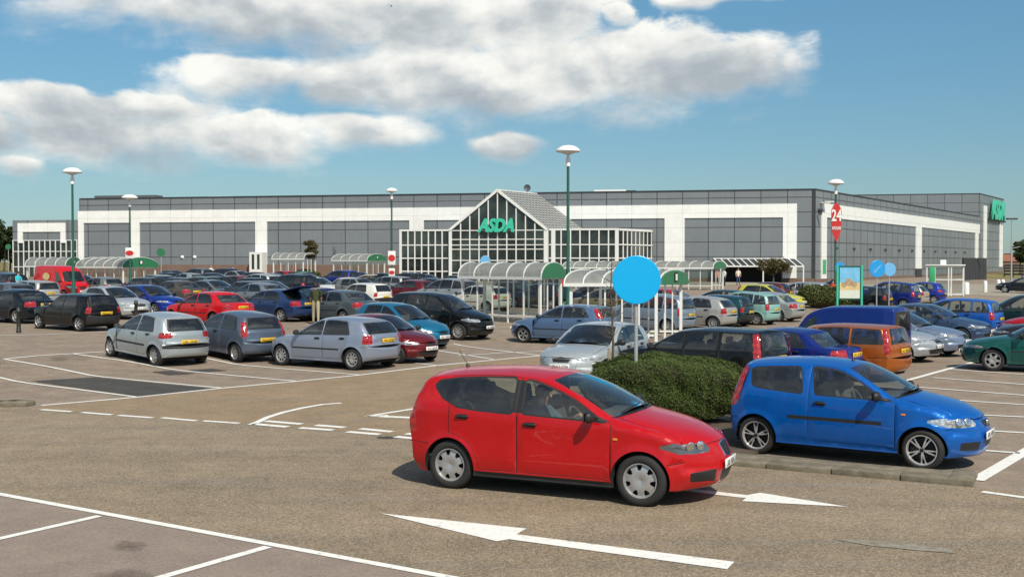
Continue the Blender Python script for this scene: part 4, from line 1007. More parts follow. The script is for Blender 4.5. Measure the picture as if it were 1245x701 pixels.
# corner trim, back, roof
b = MB(); b.box(-.10, .32, -.36, .035, .0, ROOF - .01, 'dark_metal'); part(b, 'corner_trim')
far = RL * DEP
b = MB(); b.add([(0, 0, ROOF - .5), (LEN, 0, ROOF - .5), (LEN + far.x, far.y, ROOF - .5), (far.x, far.y, ROOF - .5)], [(0, 1, 2, 3)], 'roof_sheet'); part(b, 'roof')
b = MB(); b.bar((LEN, 0, ROOF / 2), (LEN + far.x, far.y, ROOF / 2), .4, ROOF - .02, 'grey_cladding'); part(b, 'left_wall')
b = MB(); b.bar((far.x, far.y, ROOF / 2), (LEN + far.x, far.y, ROOF / 2), .4, ROOF - .04, 'grey_cladding'); part(b, 'back_wall')
# roof plant
for p0, p1, z1, mt in ((100, 176, .75, 'dish_metal'), (242, 271, .45, 'lamp_white'), (271, 281, .4, 'dark_metal'), (726, 766, .62, 'lamp_white'), (766, 778, .5, 'dark_metal')):
    b = MB(); k = 1 + 4 / 140; b.box(X(p1) + 1.0, X(p0) + 1.0, -6.5, -4.5, ROOF - .5, ROOF + z1, mt); part(b, 'roof_plant')
x = X(647) + 1.6; b = MB(); b.tube([(x, -5, ROOF - .5), (x, -5, ROOF + .9)], .06, 'dish_metal', 8); b.lathe([(.0, -.1), (.26, -.06), (.46, .06)], 'dish_metal', 16, 'y', (x, -4.9, ROOF + 1.0)); part(b, 'satellite_dish')
# taller block at the far end of the side
A = RL * DEP; HB2 = 15.6
b = MB(); b.box(0, 46, -.3, 0, .02, HB2, 'grey_cladding'); o = part(b, 'tower_front_wall', loc=(A.x, A.y, 0))
b = MB(); b.box(DEP + .01, DEP + 23.7, -.05, .35, 1.0, HB2 - .01, 'side_cladding'); part(b, 'tower_side_wall', rot=sa)
b = MB(); b.box(DEP + .01, DEP + 23.7, -.09, .3, 0, 1.0, 'brick'); part(b, 'tower_plinth', rot=sa)
b = MB(); b.box(DEP - .1, DEP + 23.8, -.12, .4, HB2, HB2 + .15, 'dark_metal'); part(b, 'tower_cap', rot=sa)
b = MB(); b.box(-.1, 46, -.4, .05, HB2 + .002, HB2 + .148, 'dark_metal'); part(b, 'tower_cap', loc=(A.x, A.y, 0))
q = A + RL * 23.7; b = MB(); b.add([(A.x, A.y, HB2 - .2), (A.x + 46, A.y, HB2 - .2), (q.x + 46, q.y, HB2 - .2), (q.x, q.y, HB2 - .2)], [(0, 1, 2, 3)], 'roof_sheet'); part(b, 'tower_roof')
b = MB(); b.box(q.x, q.x + 46, q.y - .2, q.y, 0, HB2 - .3, 'grey_cladding'); part(b, 'tower_back_wall')
for a0, a1 in ((1195, 1198.7), (1214.5, 1218.2)): b = MB(); b.box(SX(a0), SX(a1), -.18, -.05, 1.9, 13.6 if a0 < 1200 else 11.2, 'white_cladding'); part(b, 'tower_pillar', rot=sa)
def sign(txt, size, par, loc, rot, back=None):
    me = text_mesh(txt, size, 'logo_green', .16, .25, .05 * size); o = link('shop_sign', me, par); o.location = loc; o.rotation_euler = rot; return o
o = sign('ASDA', 4.9, store, (0, 0, 0), (0, 0, 0)); w = RL * ((SX(1200) + SX(1217)) / 2)
o.location = (w.x + .7 * math.sin(sa), w.y - .7 * math.cos(sa), 12.9); o.rotation_euler = (R(90), 0, sa); o.scale = (1.06, 1, 1)
b = MB(); b.box(SX(1199.5), SX(1219.5), -.5, -.06, 10.95, 11.25, 'dark_metal'); part(b, 'sign_bracket', rot=sa)

# annex on the left
ax0, ax1 = LEN + .4, fpt(15.5, 290)[0]; ZA = 8.6
b = MB(); b.box(ax0, ax1, -.3, 0, 5.9, ZA, 'grey_cladding'); b.box(ax1 - .3, ax1, -14, -.3, 0, ZA, 'grey_cladding'); b.add([(ax0, 0, ZA - .1), (ax1, 0, ZA - .1), (ax1, -14, ZA - .1), (ax0, -14, ZA - .1)], [(0, 1, 2, 3)], 'roof_sheet'); part(b, 'annex_wall')
b = MB(); a0, a1 = X(80), X(22); b.box(X(80), X(22), 0, .12, 7.0, 8.2, 'white_cladding'); b.box(X(80), X(74), 0, .118, 5.5, 7.0, 'white_cladding'); b.box(X(28), X(22), 0, .118, 5.5, 7.0, 'white_cladding'); part(b, 'annex_white_frame')
b = MB(); b.box(ax0, ax1, -.28, -.05, 0, 5.9, 'building_glass'); part(b, 'annex_glazing')
b = MB()
for i in range(13): x = ax0 + .05 + (ax1 - ax0 - .15) * i / 12; b.box(x, x + .12, -.05, .05, .2, 5.9, 'white_metal')
for z in (2.2, 4.3, 5.8): b.box(ax0, ax1, -.05, .045, z, z + .1, 'white_metal')
part(b, 'annex_mullions')

# glazed gable and its wings
YF = 7.78; XR, XL = 22.06, 48.1; G0, G1 = 30.65, 41.75; GA = 36.2; ZE, ZA2 = 6.62, 11.15
bk = Vector((RL.x, RL.y)) * (YF / -RL.y)         # from the glass front back to the wall
b = MB(); b.box(XR + .1, G0, YF - .1, YF, .25, ZE, 'building_glass'); part(b, 'right_glass_wing')
b = MB(); b.box(G1, XL - .1, YF - .1, YF, .25, ZE, 'building_glass'); part(b, 'left_glass_wing')
b = MB(); b.prism([(G0, .25), (G1, .25), (G1, ZE), (GA, ZA2 - .1), (G0, ZE)], 'building_glass', Matrix.Translation((0, YF + .25, 0)) @ Matrix.Rotation(R(90), 4, 'X'), .1); part(b, 'gable_glass')
b = MB(); b.bar((XR + .05, YF, 3.4), (XR + bk.x + .05, .1, 3.4), .1, 6.3, 'building_glass'); part(b, 'end_glass')
b = MB(); b.bar((XL - .05, YF, 3.4), (XL + bk.x - .05, .1, 3.4), .1, 6.3, 'building_glass'); part(b, 'end_glass')
m = .13
def roofz(x): return ZE + (ZA2 - ZE) * max(0, 1 - abs(x - GA) / ((G1 - G0) / 2))
b = MB(); n = 10
for i in range(1, n): x = G0 + (G1 - G0) * i / n; b.box(x - m / 2, x + m / 2, YF + .25, YF + .36, .25, roofz(x) - .1, 'white_metal')
for z in (1.6, 3.05, 4.35, 4.85, 5.5, 6.55): b.box(G0, G1, YF + .25, YF + .34, z, z + m * .8, 'white_metal')
b.box(G0 - .45, G0 + .05, YF - .05, YF + .42, .25, ZE, 'white_metal'); b.box(G1 - .05, G1 + .3, YF - .05, YF + .42, .25, ZE, 'white_metal')
for sx in (G0 - .35, G1 + .25): b.bar((sx, YF + .3, ZE + .02), (GA, YF + .3, ZA2 + .12), .3, .38, 'white_metal', up=(0, 1, 0))
part(b, 'gable_frame')
b = MB()
for i in range(8): x = XR + (G0 - .9 - XR) * i / 7; w = .42 if i == 0 else .14; b.box(x, x + w, YF, YF + .1, .25, ZE, 'white_metal')
b.box(G0 - 1.25, G0 - .85, YF, YF + .13, .25, ZE + .05, 'white_metal')
for z in (3.3, 4.85): b.box(XR, G0 - .5, YF, YF + .085, z, z + .13, 'white_metal')
b.box(XR, G0 - .5, YF - .02, YF + .12, ZE - .06, ZE + .16, 'white_metal')
part(b, 'right_wing_frame')
b = MB()
for i in range(8): x = G1 + .3 + (XL - .15 - G1 - .3) * i / 7; b.box(x, x + (.3 if i == 7 else .14), YF, YF + .1, .25, ZE, 'white_metal')
for z in (1.75, 3.3, 4.85): b.box(G1 + .3, XL, YF, YF + .085, z, z + .13, 'white_metal')
b.box(G1 + .3, XL + .15, YF - .02, YF + .12, ZE - .06, ZE + .16, 'white_metal')
part(b, 'left_wing_frame')
b = MB()
for i in range(1, 9):
    p = Vector((XR, YF)) + bk * (i / 8.2); b.box(p.x - .1, p.x + .06, p.y - .07, p.y + .07, .25, ZE, 'white_metal')
for z in (3.36, 4.91, 6.63): b.bar((XR - .06, YF, z), (XR + bk.x - .06, .1, z), .12, .14 if z < 6 else .24, 'white_metal')
part(b, 'end_frame')
b = MB(); b.add([(XR, YF, ZE + .1), (XL, YF, ZE + .1), (XL + bk.x, 0.02, ZE + .1), (XR + bk.x, 0.02, ZE + .1)], [(0, 1, 2, 3)], 'roof_sheet'); part(b, 'wing_roof')
b = MB(); b2 = MB(); nb, ns = 12, 15
for sx in (G0 - .35, G1 + .25):
    p0, p1 = Vector((GA, YF + .3, ZA2 + .1)), Vector((sx, YF + .3, ZE + .05)); d = Vector((bk.x, bk.y, 0)) * 1.0
    b.add([p0, p1, p1 + d, p0 + d], [(0, 1, 2, 3)], 'grey_glazing')
    up = (p1 - p0).cross(d).normalized(); up = up if up.z > 0 else -up
    for i in range(nb + 1): q = d * (i / nb) + up * .06; b2.bar(p0 + q, p1 + q, .07, .08, 'roof_bar', up=up)
    for i in range(ns + 1): q = p0 + (p1 - p0) * (i / ns) + up * .065; b2.bar(q, q + d, .07, .08, 'roof_bar', up=up)
b2.bar((GA, YF + .3, ZA2 + .16), (GA + bk.x, .1, ZA2 + .16), .3, .14, 'white_metal')
part(b, 'gable_roof'); part(b2, 'gable_roof_bars')
o = sign('ASDA', 2.2, store, (0, 0, 0), (0, 0, 0)); o.location = (GA + .1, YF + .62, 7.1); o.rotation_euler = (R(90), 0, R(180)); o.scale = (.74, .92, 1)
# lean-to canopy over the shaded entrance on the right
c0, c1 = X(966), X(868)
b = MB(); b.box(X(950), X(878), .125, .16, .25, 2.75, 'recess_shade'); part(b, 'entrance_shade')  # flat panel on the wall; its dark colour paints the shade under the canopy
b = MB()
n = 13
for i in range(n): x = c0 + (c1 - c0) * i / (n - 1); b.bar((x, .1, 3.3), (x - .9, 3.1, 2.45), .14, .12, 'white_metal')
b.bar((c0 - .9, 3.1, 2.42), (c1 - .9, 3.1, 2.42), .16, .16, 'white_metal'); b.bar((c0, .15, 3.33), (c1, .15, 3.33), .12, .12, 'white_metal')
for x in (c0 - .9, c0 + 3.6, c1 - .9): b.box(x - .07, x + .07, 3.03, 3.17, .2, 2.4, 'white_metal')
part(b, 'canopy_frame')
b = MB(); b.add([(c0, .12, 3.24), (c1, .12, 3.24), (c1 - .9, 3.1, 2.38), (c0 - .9, 3.1, 2.38)], [(0, 1, 2, 3)], 'dark_metal'); part(b, 'canopy_roof')
# small porch at the foot of the third white column
x0, x1 = X(325), X(309.5)
b = MB(); b.box(x0, x1, .12, 1.6, .2, 4.2, 'white_metal'); b.box(x0 + .35, (x0 + x1) / 2 - .2, 1.6, 1.63, 2.0, 3.9, 'building_glass'); b.box((x0 + x1) / 2 + .2, x1 - .35, 1.6, 1.63, 2.0, 3.9, 'building_glass'); part(b, 'porch')
# green plaque on the corner column
b = MB(); b.box(SX(999), SX(1003), -.17, -.14, 1.5, 3.2, 'bright_green'); part(b, 'plaque', rot=sa)
# ------------------------------------------------------------------ street furniture
def lamp_post(px, Y, top, label, hd=.56, mat='green_metal', banner=None):
    p = at(px, Y); o = empty('lamp_post', p); tag(o, label, 'lamp post', 'lamp posts'); h = top - p.z
    b = MB(); b.lathe([(.16, 0), (.16, .35), (.11, .5), (.10, 1.4), (.075, 1.5), (.06, h - .85)], mat, 14); b.build('pole', o)
    b = MB(); b.lathe([(.10, h - .95), (.11, h - .6), (.06, h - .52), (.05, h - .3)], 'lamp_white', 14); b.build('collar', o)
    b = MB(); b.lathe([(.07, h - .44), (hd * .5, h - .35), (hd * .95, h - .30), (hd, h - .275), (hd * .96, h - .225), (hd * .8, h - .12), (hd * .5, h - .035), (hd * .22, h - .004), (.001, h)], 'lamp_white', 28); b.build('lamp_head', o)
    return o, h
lamp_post(89, 64, zat(204, 64), 'tall green lamp post with a white mushroom head before the far left annex')
lo, h = lamp_post(690.5, 50, zat(177, 50), 'tallest green lamp post, rising between the two central trolley shelters')
lo2, h = lamp_post(158.5, 86, zat(236.5, 86), 'lamp post with a small red and white banner above the domed shelter', .62)
def banner(o, z0, z1, w, lab):
    b = MB(); b.rbox((.0, -.1, (z0 + z1) / 2), (w, .05, z1 - z0), 'sign_white', .01); q = b.build('banner', o)
    n = 20; b = MB(); b.prism([(w * .46 * math.cos(2 * math.pi * i / n), (z1 - z0) * .24 * math.sin(2 * math.pi * i / n)) for i in range(n)], 'sign_red', Matrix.Translation((0, -.126, (z0 + z1) / 2)) @ Matrix.Rotation(R(90), 4, 'X'), .02); b.build('red_mark', q)
p = at(154, 86); banner(lo2, zat(314, 86) - p.z, zat(301, 86) - p.z, .66, '')
lo5, h = lamp_post(476.5, 92, zat(228.5, 92), 'lamp post with a tall red and white banner left of the glass wing', .5)
p = at(476, 92); banner(lo5, zat(322, 92) - p.z, zat(305, 92) - p.z, .62, ''); banner(lo5, zat(336, 92) - p.z, zat(326, 92) - p.z, .5, '')
lo4, h = lamp_post(1015.5, 70, zat(218, 70), 'lamp post carrying the red opening hours sign beside the corner of the store', .52)
p = at(1015.5, 70); zc = zat(269.5, 70) - p.z
b = MB(); b.prism([(-.28, 1.02), (0, 1.2), (.28, 1.02), (.5, .72), (.5, -.45), (.3, -.85), (.06, -1.25), (-.06, -1.25), (-.3, -.85), (-.5, -.45), (-.5, .72)], 'sign_red', Matrix.Translation((0, -.13, zc)) @ Matrix.Rotation(R(90), 4, 'X'), .05)
q = b.build('hours_sign', lo4); q.scale = (.64, 1, 1)
t = link('lettering', text_mesh('24', 1.02, 'sign_white', .01, 0, .02), q); t.location = (0, -.2, zc + .35); t.rotation_euler = (R(90), 0, 0)
t = link('lettering', text_mesh('HOURS', .27, 'sign_white', .01, 0, .006), q); t.location = (0, -.2, zc - .42); t.rotation_euler = (R(90), 0, 0)
p = at(1229.5, 150); o = empty('lamp_post', p); tag(o, 'thin grey lamp post beyond the right end of the store', 'lamp post', 'lamp posts')
h = zat(266, 150) - p.z; b = MB(); b.lathe([(.13, 0), (.07, h - .2)], 'grey_pole', 10); b.build('pole', o)
b = MB(); b.rbox((-.0, 0, h), (1.5, .5, .22), 'dark_metal', .08); b.build('lamp_head', o)
b = MB(); b.bar((0, 0, h * .52), (1.1, 0, h * .55), .08, .08, 'grey_pole'); b.build('arm', o)

# trolley shelters: barrel roof on white posts
def shelter(A, Bq, C, eave, rise, label, bays=6, ends=('r',), rails=True, panel=True, plate=True):
    """A, Bq front corners, C back corner behind Bq"""
    A, Bq, C = Vector((A.x, A.y)), Vector((Bq.x, Bq.y)), Vector((C.x, C.y)); u = (Bq - A); L = u.length; u.normalize(); v = C - Bq; Wd = v.length; v.normalize()
    z = gh(A.x, A.y); o = empty('trolley_shelter', ((A.x + C.x) / 2, (A.y + C.y) / 2, z)); tag(o, label, 'trolley shelter', 'trolley shelters')
    c = Vector((o.location.x, o.location.y))
    def Pt(s, t, zz): q = A + u * s + v * t - c; return Vector((q.x, q.y, zz))
    b = MB(); n = bays
    for t in (.05, Wd - .05):
        for i in range(n + 1): b = MB(); s = .05 + (L - .1) * i / n; w = .11 if i in (0, n) else .06; b.bar(Pt(s, t, -.05), Pt(s, t, eave), w, w, 'white_metal', up=(u.x, u.y, 0)); b.build('post', o)
    for f in (.36, .64): b = MB(); b.bar(Pt(L - .05, Wd * f, -.05), Pt(L - .05, Wd * f, eave), .05, .05, 'white_metal', up=(u.x, u.y, 0)); b.build('post', o)
    b = MB()
    for t in (-.12, Wd + .12): b.bar(Pt(-.15, t, eave), Pt(L + .15, t, eave), .09, .12, 'white_metal')
    m = 12; arc = [(-.15 + (Wd + .3) * (.5 - .5 * math.cos(math.pi * j / m)), eave + rise * math.sin(math.pi * j / m) ** .9) for j in range(m + 1)]
    for i in range(n + 1):
        s = -.12 + (L + .24) * i / n
        for (t0, z0), (t1, z1) in zip(arc, arc[1:]): b.bar(Pt(s, t0, z0 + .02), Pt(s, t1, z1 + .02), .045, .045, 'white_metal', up=(u.x, u.y, 0))
    b.build('roof_ribs', o)
    b = MB(); vs = []
    for s in (-.15, L + .15):
        for t, zz in arc: vs.append(Pt(s, t, zz))
    b.add(vs, [(j, j + 1, m + 2 + j, m + 1 + j) for j in range(m)], 'shelter_roof', True); b.build('roof_panel', o)
    for e in ends:
        s = L + .17 if e == 'r' else -.17; b = MB(); k = len(arc); d = .03 if e == 'r' else -.03
        vs = [Pt(s, t, zz) for t, zz in arc] + [Pt(s + d, t, zz) for t, zz in arc]
        b.add(vs, [tuple(range(k)), tuple(reversed(range(k, 2 * k)))] + [(j, j + k, j + 1 + k, j + 1) for j in range(k - 1)] + [(0, k - 1, 2 * k - 1, k)], 'sign_green'); q = b.build('end_panel', o)
        if e == 'r' and plate:
            b = MB(); s2 = s + .045; tc = Wd / 2; b.bar(Pt(s2, tc - .17, eave + rise * .5), Pt(s2, tc + .17, eave + rise * .5), .02, .34, 'ink'); b.build('number_plate', q)
            b = MB(); b.bar(Pt(s2 + .015, tc - .09, eave + rise * .5), Pt(s2 + .015, tc + .09, eave + rise * .5), .02, .24, 'sign_white'); b.build('trolley_symbol', q)
    if panel:
        for t in (.05, Wd - .05): b = MB(); b.add([Pt(.1, t, .25), Pt(L - .1, t, .25), Pt(L - .1, t, eave - .1), Pt(.1, t, eave - .1)], [(0, 1, 2, 3)], 'shelter_glass'); b.build('glass_side', o)
    if rails:
        for t in (.05, Wd - .05): b = MB(); b.bar(Pt(0, t, .3), Pt(L, t, .3), .05, .07, 'white_metal'); b.build('rail', o)
    return o, Pt, L, Wd
A = at(561, 51); Bq = at(657, 47.5); d = Vector((1.0, 2.0, 0))
sh = shelter(A, Bq, Bq + d, 1.95, .68, 'long trolley shelter with curved clear roof in front of the glazed gable', 5, plate=False)
sA = at(692, 40); sB = at(799, 39.8); sC = at(830, 42.3)
sh4 = shelter(sA, sB, sC, 2.12, .52, 'trolley shelter with open white posts directly behind the big round sign', 5, panel=False)
shelter(at(95, 93.5), at(149.5, 90), at(189.5, 92.5), 1.82, .82, 'nearest trolley shelter at the left with a wide green domed end', 5)
shelter(at(32.5, 95), at(79, 92.5), at(98, 96), 1.85, .78, 'second trolley shelter at the left, half hidden by the red van', 4)
shelter(at(332, 124), at(369, 122), at(384, 127), 2.5, .72, 'far trolley shelter with a red fascia beside the small tree', 4, ends=(), panel=False)
shelter(at(405, 124), at(446, 121), at(468, 125), 2.35, .75, 'far trolley shelter with a leaf green end left of the red and white banner', 4)
shelter(at(686, 101), at(866, 98), at(880, 100.5), 1.85, .62, 'long low covered walkway with a curved roof leading to the entrance', 13, ends=('r',), panel=True, plate=False)

# round and other signs
def pole_sign(px, Y, cy, r, mat, label, pole='grey_pole', face=None, tilt=0, rr=.035, name='round_sign', both=False):
    p = at(px, Y); o = empty(name, p, R(tilt)); tag(o, label, 'sign', 'signs on poles'); zc = zat(cy, Y) - p.z
    b = MB(); b.tube([(0, 0, -.05), (0, 0, zc + r * .55)], rr, pole, 12); b.build('pole', o)
    b = MB(); b.lathe([(.001, -.075), (r - .01, -.075), (r, -.07), (r, -.05), (r - .01, -.045), (.001, -.045)], mat, 48, 'y', (0, 0, zc), smooth=False); q = b.build('sign_face', o)
    if face: face(q, zc, r)
    b = MB()
    for zz in (-.3 * r, .3 * r): b.rbox((0, -.03, zc + zz), (.12, .05, .05), 'grey_pole', .01)
    b.build('bracket', o); return o
pole_sign(773.5, 20.2, 340, .44, 'sign_cyan', 'large plain bright blue disc on a grey pole in front of the hedge', tilt=-1)
def arrow(q, zc, r):
    b = MB(); b.bar((r * .42, -.083, zc + r * .42), (-r * .30, -.083, zc - r * .30), r * .16, .012, 'sign_pale_blue', up=(0, 1, 0))
    b.prism([(-r * .52, -r * .52), (-r * .02, -r * .42), (-r * .42, -r * .02)], 'sign_pale_blue', Matrix.Translation((0, -.077, zc)) @ Matrix.Rotation(R(90), 4, 'X'), .012); b.build('arrow', q)
def walk(q, zc, r):
    b = MB(); b.lathe([(.001, -.085), (r * .16, -.085)], 'sign_white', 12, 'y', (0, 0, zc + r * .5)); b.bar((0, -.085, zc + r * .3), (r * .08, -.085, zc - r * .15), r * .2, .012, 'sign_white', up=(0, 1, 0))
    for sx in (-.22, .22): b.bar((r * .06, -.085, zc - r * .12), (r * sx, -.085, zc - r * .62), r * .12, .012, 'sign_white', up=(0, 1, 0))
    b.build('walking_figure', q)
pole_sign(1066, 60, 326.5, .46, 'sign_blue', 'blue round sign on a grey pole, the nearer of a pair beside the poster stand', face=arrow, tilt=12)
pole_sign(1081, 63, 327.5, .38, 'sign_pale_blue', 'paler blue round sign right behind the other of the pair', tilt=12)
pole_sign(1020.5, 69, 326, .40, 'sign_blue', 'blue round sign beside the lamp post with the red hours sign', tilt=28, name='round_sign')
pole_sign(590, 80, 316.5, .36, 'sign_pale_blue', 'pale blue round sign above the roof of the long trolley shelter')
pole_sign(196, 100, 306.5, .38, 'sign_green', 'green round sign in front of the grey cladding on the left')
pole_sign(10.5, 120, 300, .3, 'sign_green', 'small green sign against the trees at the far left')
# poster stand
p = at(1033, 62); o = empty('poster_stand', p, R(-6)); tag(o, 'poster stand with a teal frame and a seaside picture', 'poster', 'posters')
zb, zt = zat(364, 62) - p.z, zat(323, 62) - p.z; w = .62
b = MB(); b.box(-w, w, -.06, .06, zb, zt, 'green_metal'); [b.box(s * (w + .04) - .05, s * (w + .04) + .05, -.08, .08, -.05, zt + .03, 'logo_green') for s in (-1, 1)]; b.build('frame', o)
b = MB(); h = zt - zb; P_ = lambda x0, x1, z0, z1, m, d=.062: b.box(-w * x0, -w * x1, -d - .006, -d, zb + h * z0, zb + h * z1, m) if False else b.box(min(x0, x1) * w, max(x0, x1) * w, -d - .006, -d, zb + h * z0, zb + h * z1, m)
P_(-.88, .88, .5, .95, 'poster_sky'); P_(-.88, .88, .28, .5, 'poster_sand'); P_(-.88, .88, .04, .28, 'poster_pale'); q = b.build('poster', o)
b = MB(); n = 9
for cx_, cz_, rw, rh in ((-.1, .52, .32, .13), (.35, .46, .3, .1), (-.5, .44, .25, .09)):
    b.prism([(w * (cx_ + rw * math.cos(2 * math.pi * i / n)), zb + h * (cz_ + rh * math.sin(2 * math.pi * i / n) * (1 if i % 2 else .8))) for i in range(n)], 'poster_rock', Matrix.Translation((0, -.069, 0)) @ Matrix.Rotation(R(90), 4, 'X'), .003)
b.build('picture_rocks', q)
# white framed bus shelter on the right
p = at(1149, 88); o = empty('bus_shelter', p, R(-20)); tag(o, 'white framed glass shelter with a green sign near the bollards', 'shelter'); h = zat(323.5, 88) - p.z
b = MB()
for x in (-1.35, -.75, .25, .45, 1.35):
    for y in (-.6, .6): b.bar((x, y, 0), (x, y, h), .09, .09, 'white_metal')
for z in (.12, h * .55, h): 
    for y in (-.6, .6): b.bar((-1.4, y, z), (1.4, y, z), .08, .09, 'white_metal')
    for x in (-1.35, 1.35): b.bar((x, -.6, z), (x, .6, z), .08, .09, 'white_metal')
b.build('frame', o)
b = MB(); b.rbox((0, 0, h + .08), (2.95, 1.5, .1), 'white_metal', .03); b.rbox((-.15, 0, h + .3), (.45, .4, .4), 'lamp_white', .04); b.build('roof', o)
b = MB(); b.add([(-1.35, .6, .2), (1.35, .6, .2), (1.35, .6, h), (-1.35, .6, h)], [(0, 1, 2, 3)], 'shelter_glass'); b.build('glass_back', o)
b = MB(); b.rbox((-.95, -.68, h * .72), (.42, .05, h * .5), 'bright_green', .02); b.build('green_sign', o)
# bollards
BL = 'short black bollards'
for px, Y, h, lab in ((22, 41, .95, 'black bollard in front of the very dark saloon'), (165, 49, .9, 'black bollard in front of the pale silver hatchback')):
    p = at(px, Y); b = MB(); b.lathe([(.09, -.02), (.09, h * .1), (.075, h * .12), (.075, h * .78), (.095, h * .8), (.095, h * .86), (.075, h * .88), (.07, h * .97), (.001, h)], 'black_metal', 16); o = b.build('bollard', None); o.location = p; tag(o, lab, 'bollard', BL)
for i, (px, Y, w, lab) in enumerate(((1175, 92, .23, 'thick white bollard nearest to the white framed shelter'), (1198, 98, .17, 'white bollard standing alone in the gap before the dark screen'), (1214, 104, .17, 'white bollard left of the leaning pair'), (1222, 106, .17, 'white bollard leaning beside its upright neighbour'), (1231.5, 101, .17, 'white bollard just left of the dark navy car'))):
    p = at(px, Y); h = 1.0; b = MB(); b.lathe([(w, -.02), (w, h * .88), (w * .8, h * .97), (.001, h)], 'sign_white', 14); o = b.build('bollard', None); o.location = p; tag(o, lab, 'bollard', 'white bollards')
    if i == 3: o.rotation_euler = (0, R(-14), 0)
# service yard screen
p0, p1 = at(1171, 150), at(1198, 158); b = MB(); q = p1 - p0; b.bar((0, 0, 1.5), (q.x, q.y, 1.5), .3, 3.0, 'dark_metal')
for i in range(9): f = i / 8; b.bar((q.x * f, q.y * f - .2, 0), (q.x * f, q.y * f - .2, 3.05), .12, .12, 'dark_metal')
o = b.build('yard_screen', None); o.location = p0; tag(o, 'dark solid screen fence against the foot of the tall end block', 'fence')
# a red and white machine by the tall lamp post
p = at(683, 60); o = empty('ticket_machine', p); tag(o, 'red and green sign panel beside the tall lamp post', 'sign')
b = MB(); b.box(-.06, .06, -.05, .05, 0, 1.9, 'green_metal'); b.build('post', o); b = MB(); b.rbox((.25, -.08, zat(342, 60) - p.z), (.55, .06, .5), 'sign_red', .01); b.build('red_panel', o); b = MB(); b.rbox((-.12, -.08, zat(343, 60) - p.z), (.12, .06, .9), 'logo_green', .01); b.build('green_panel', o)
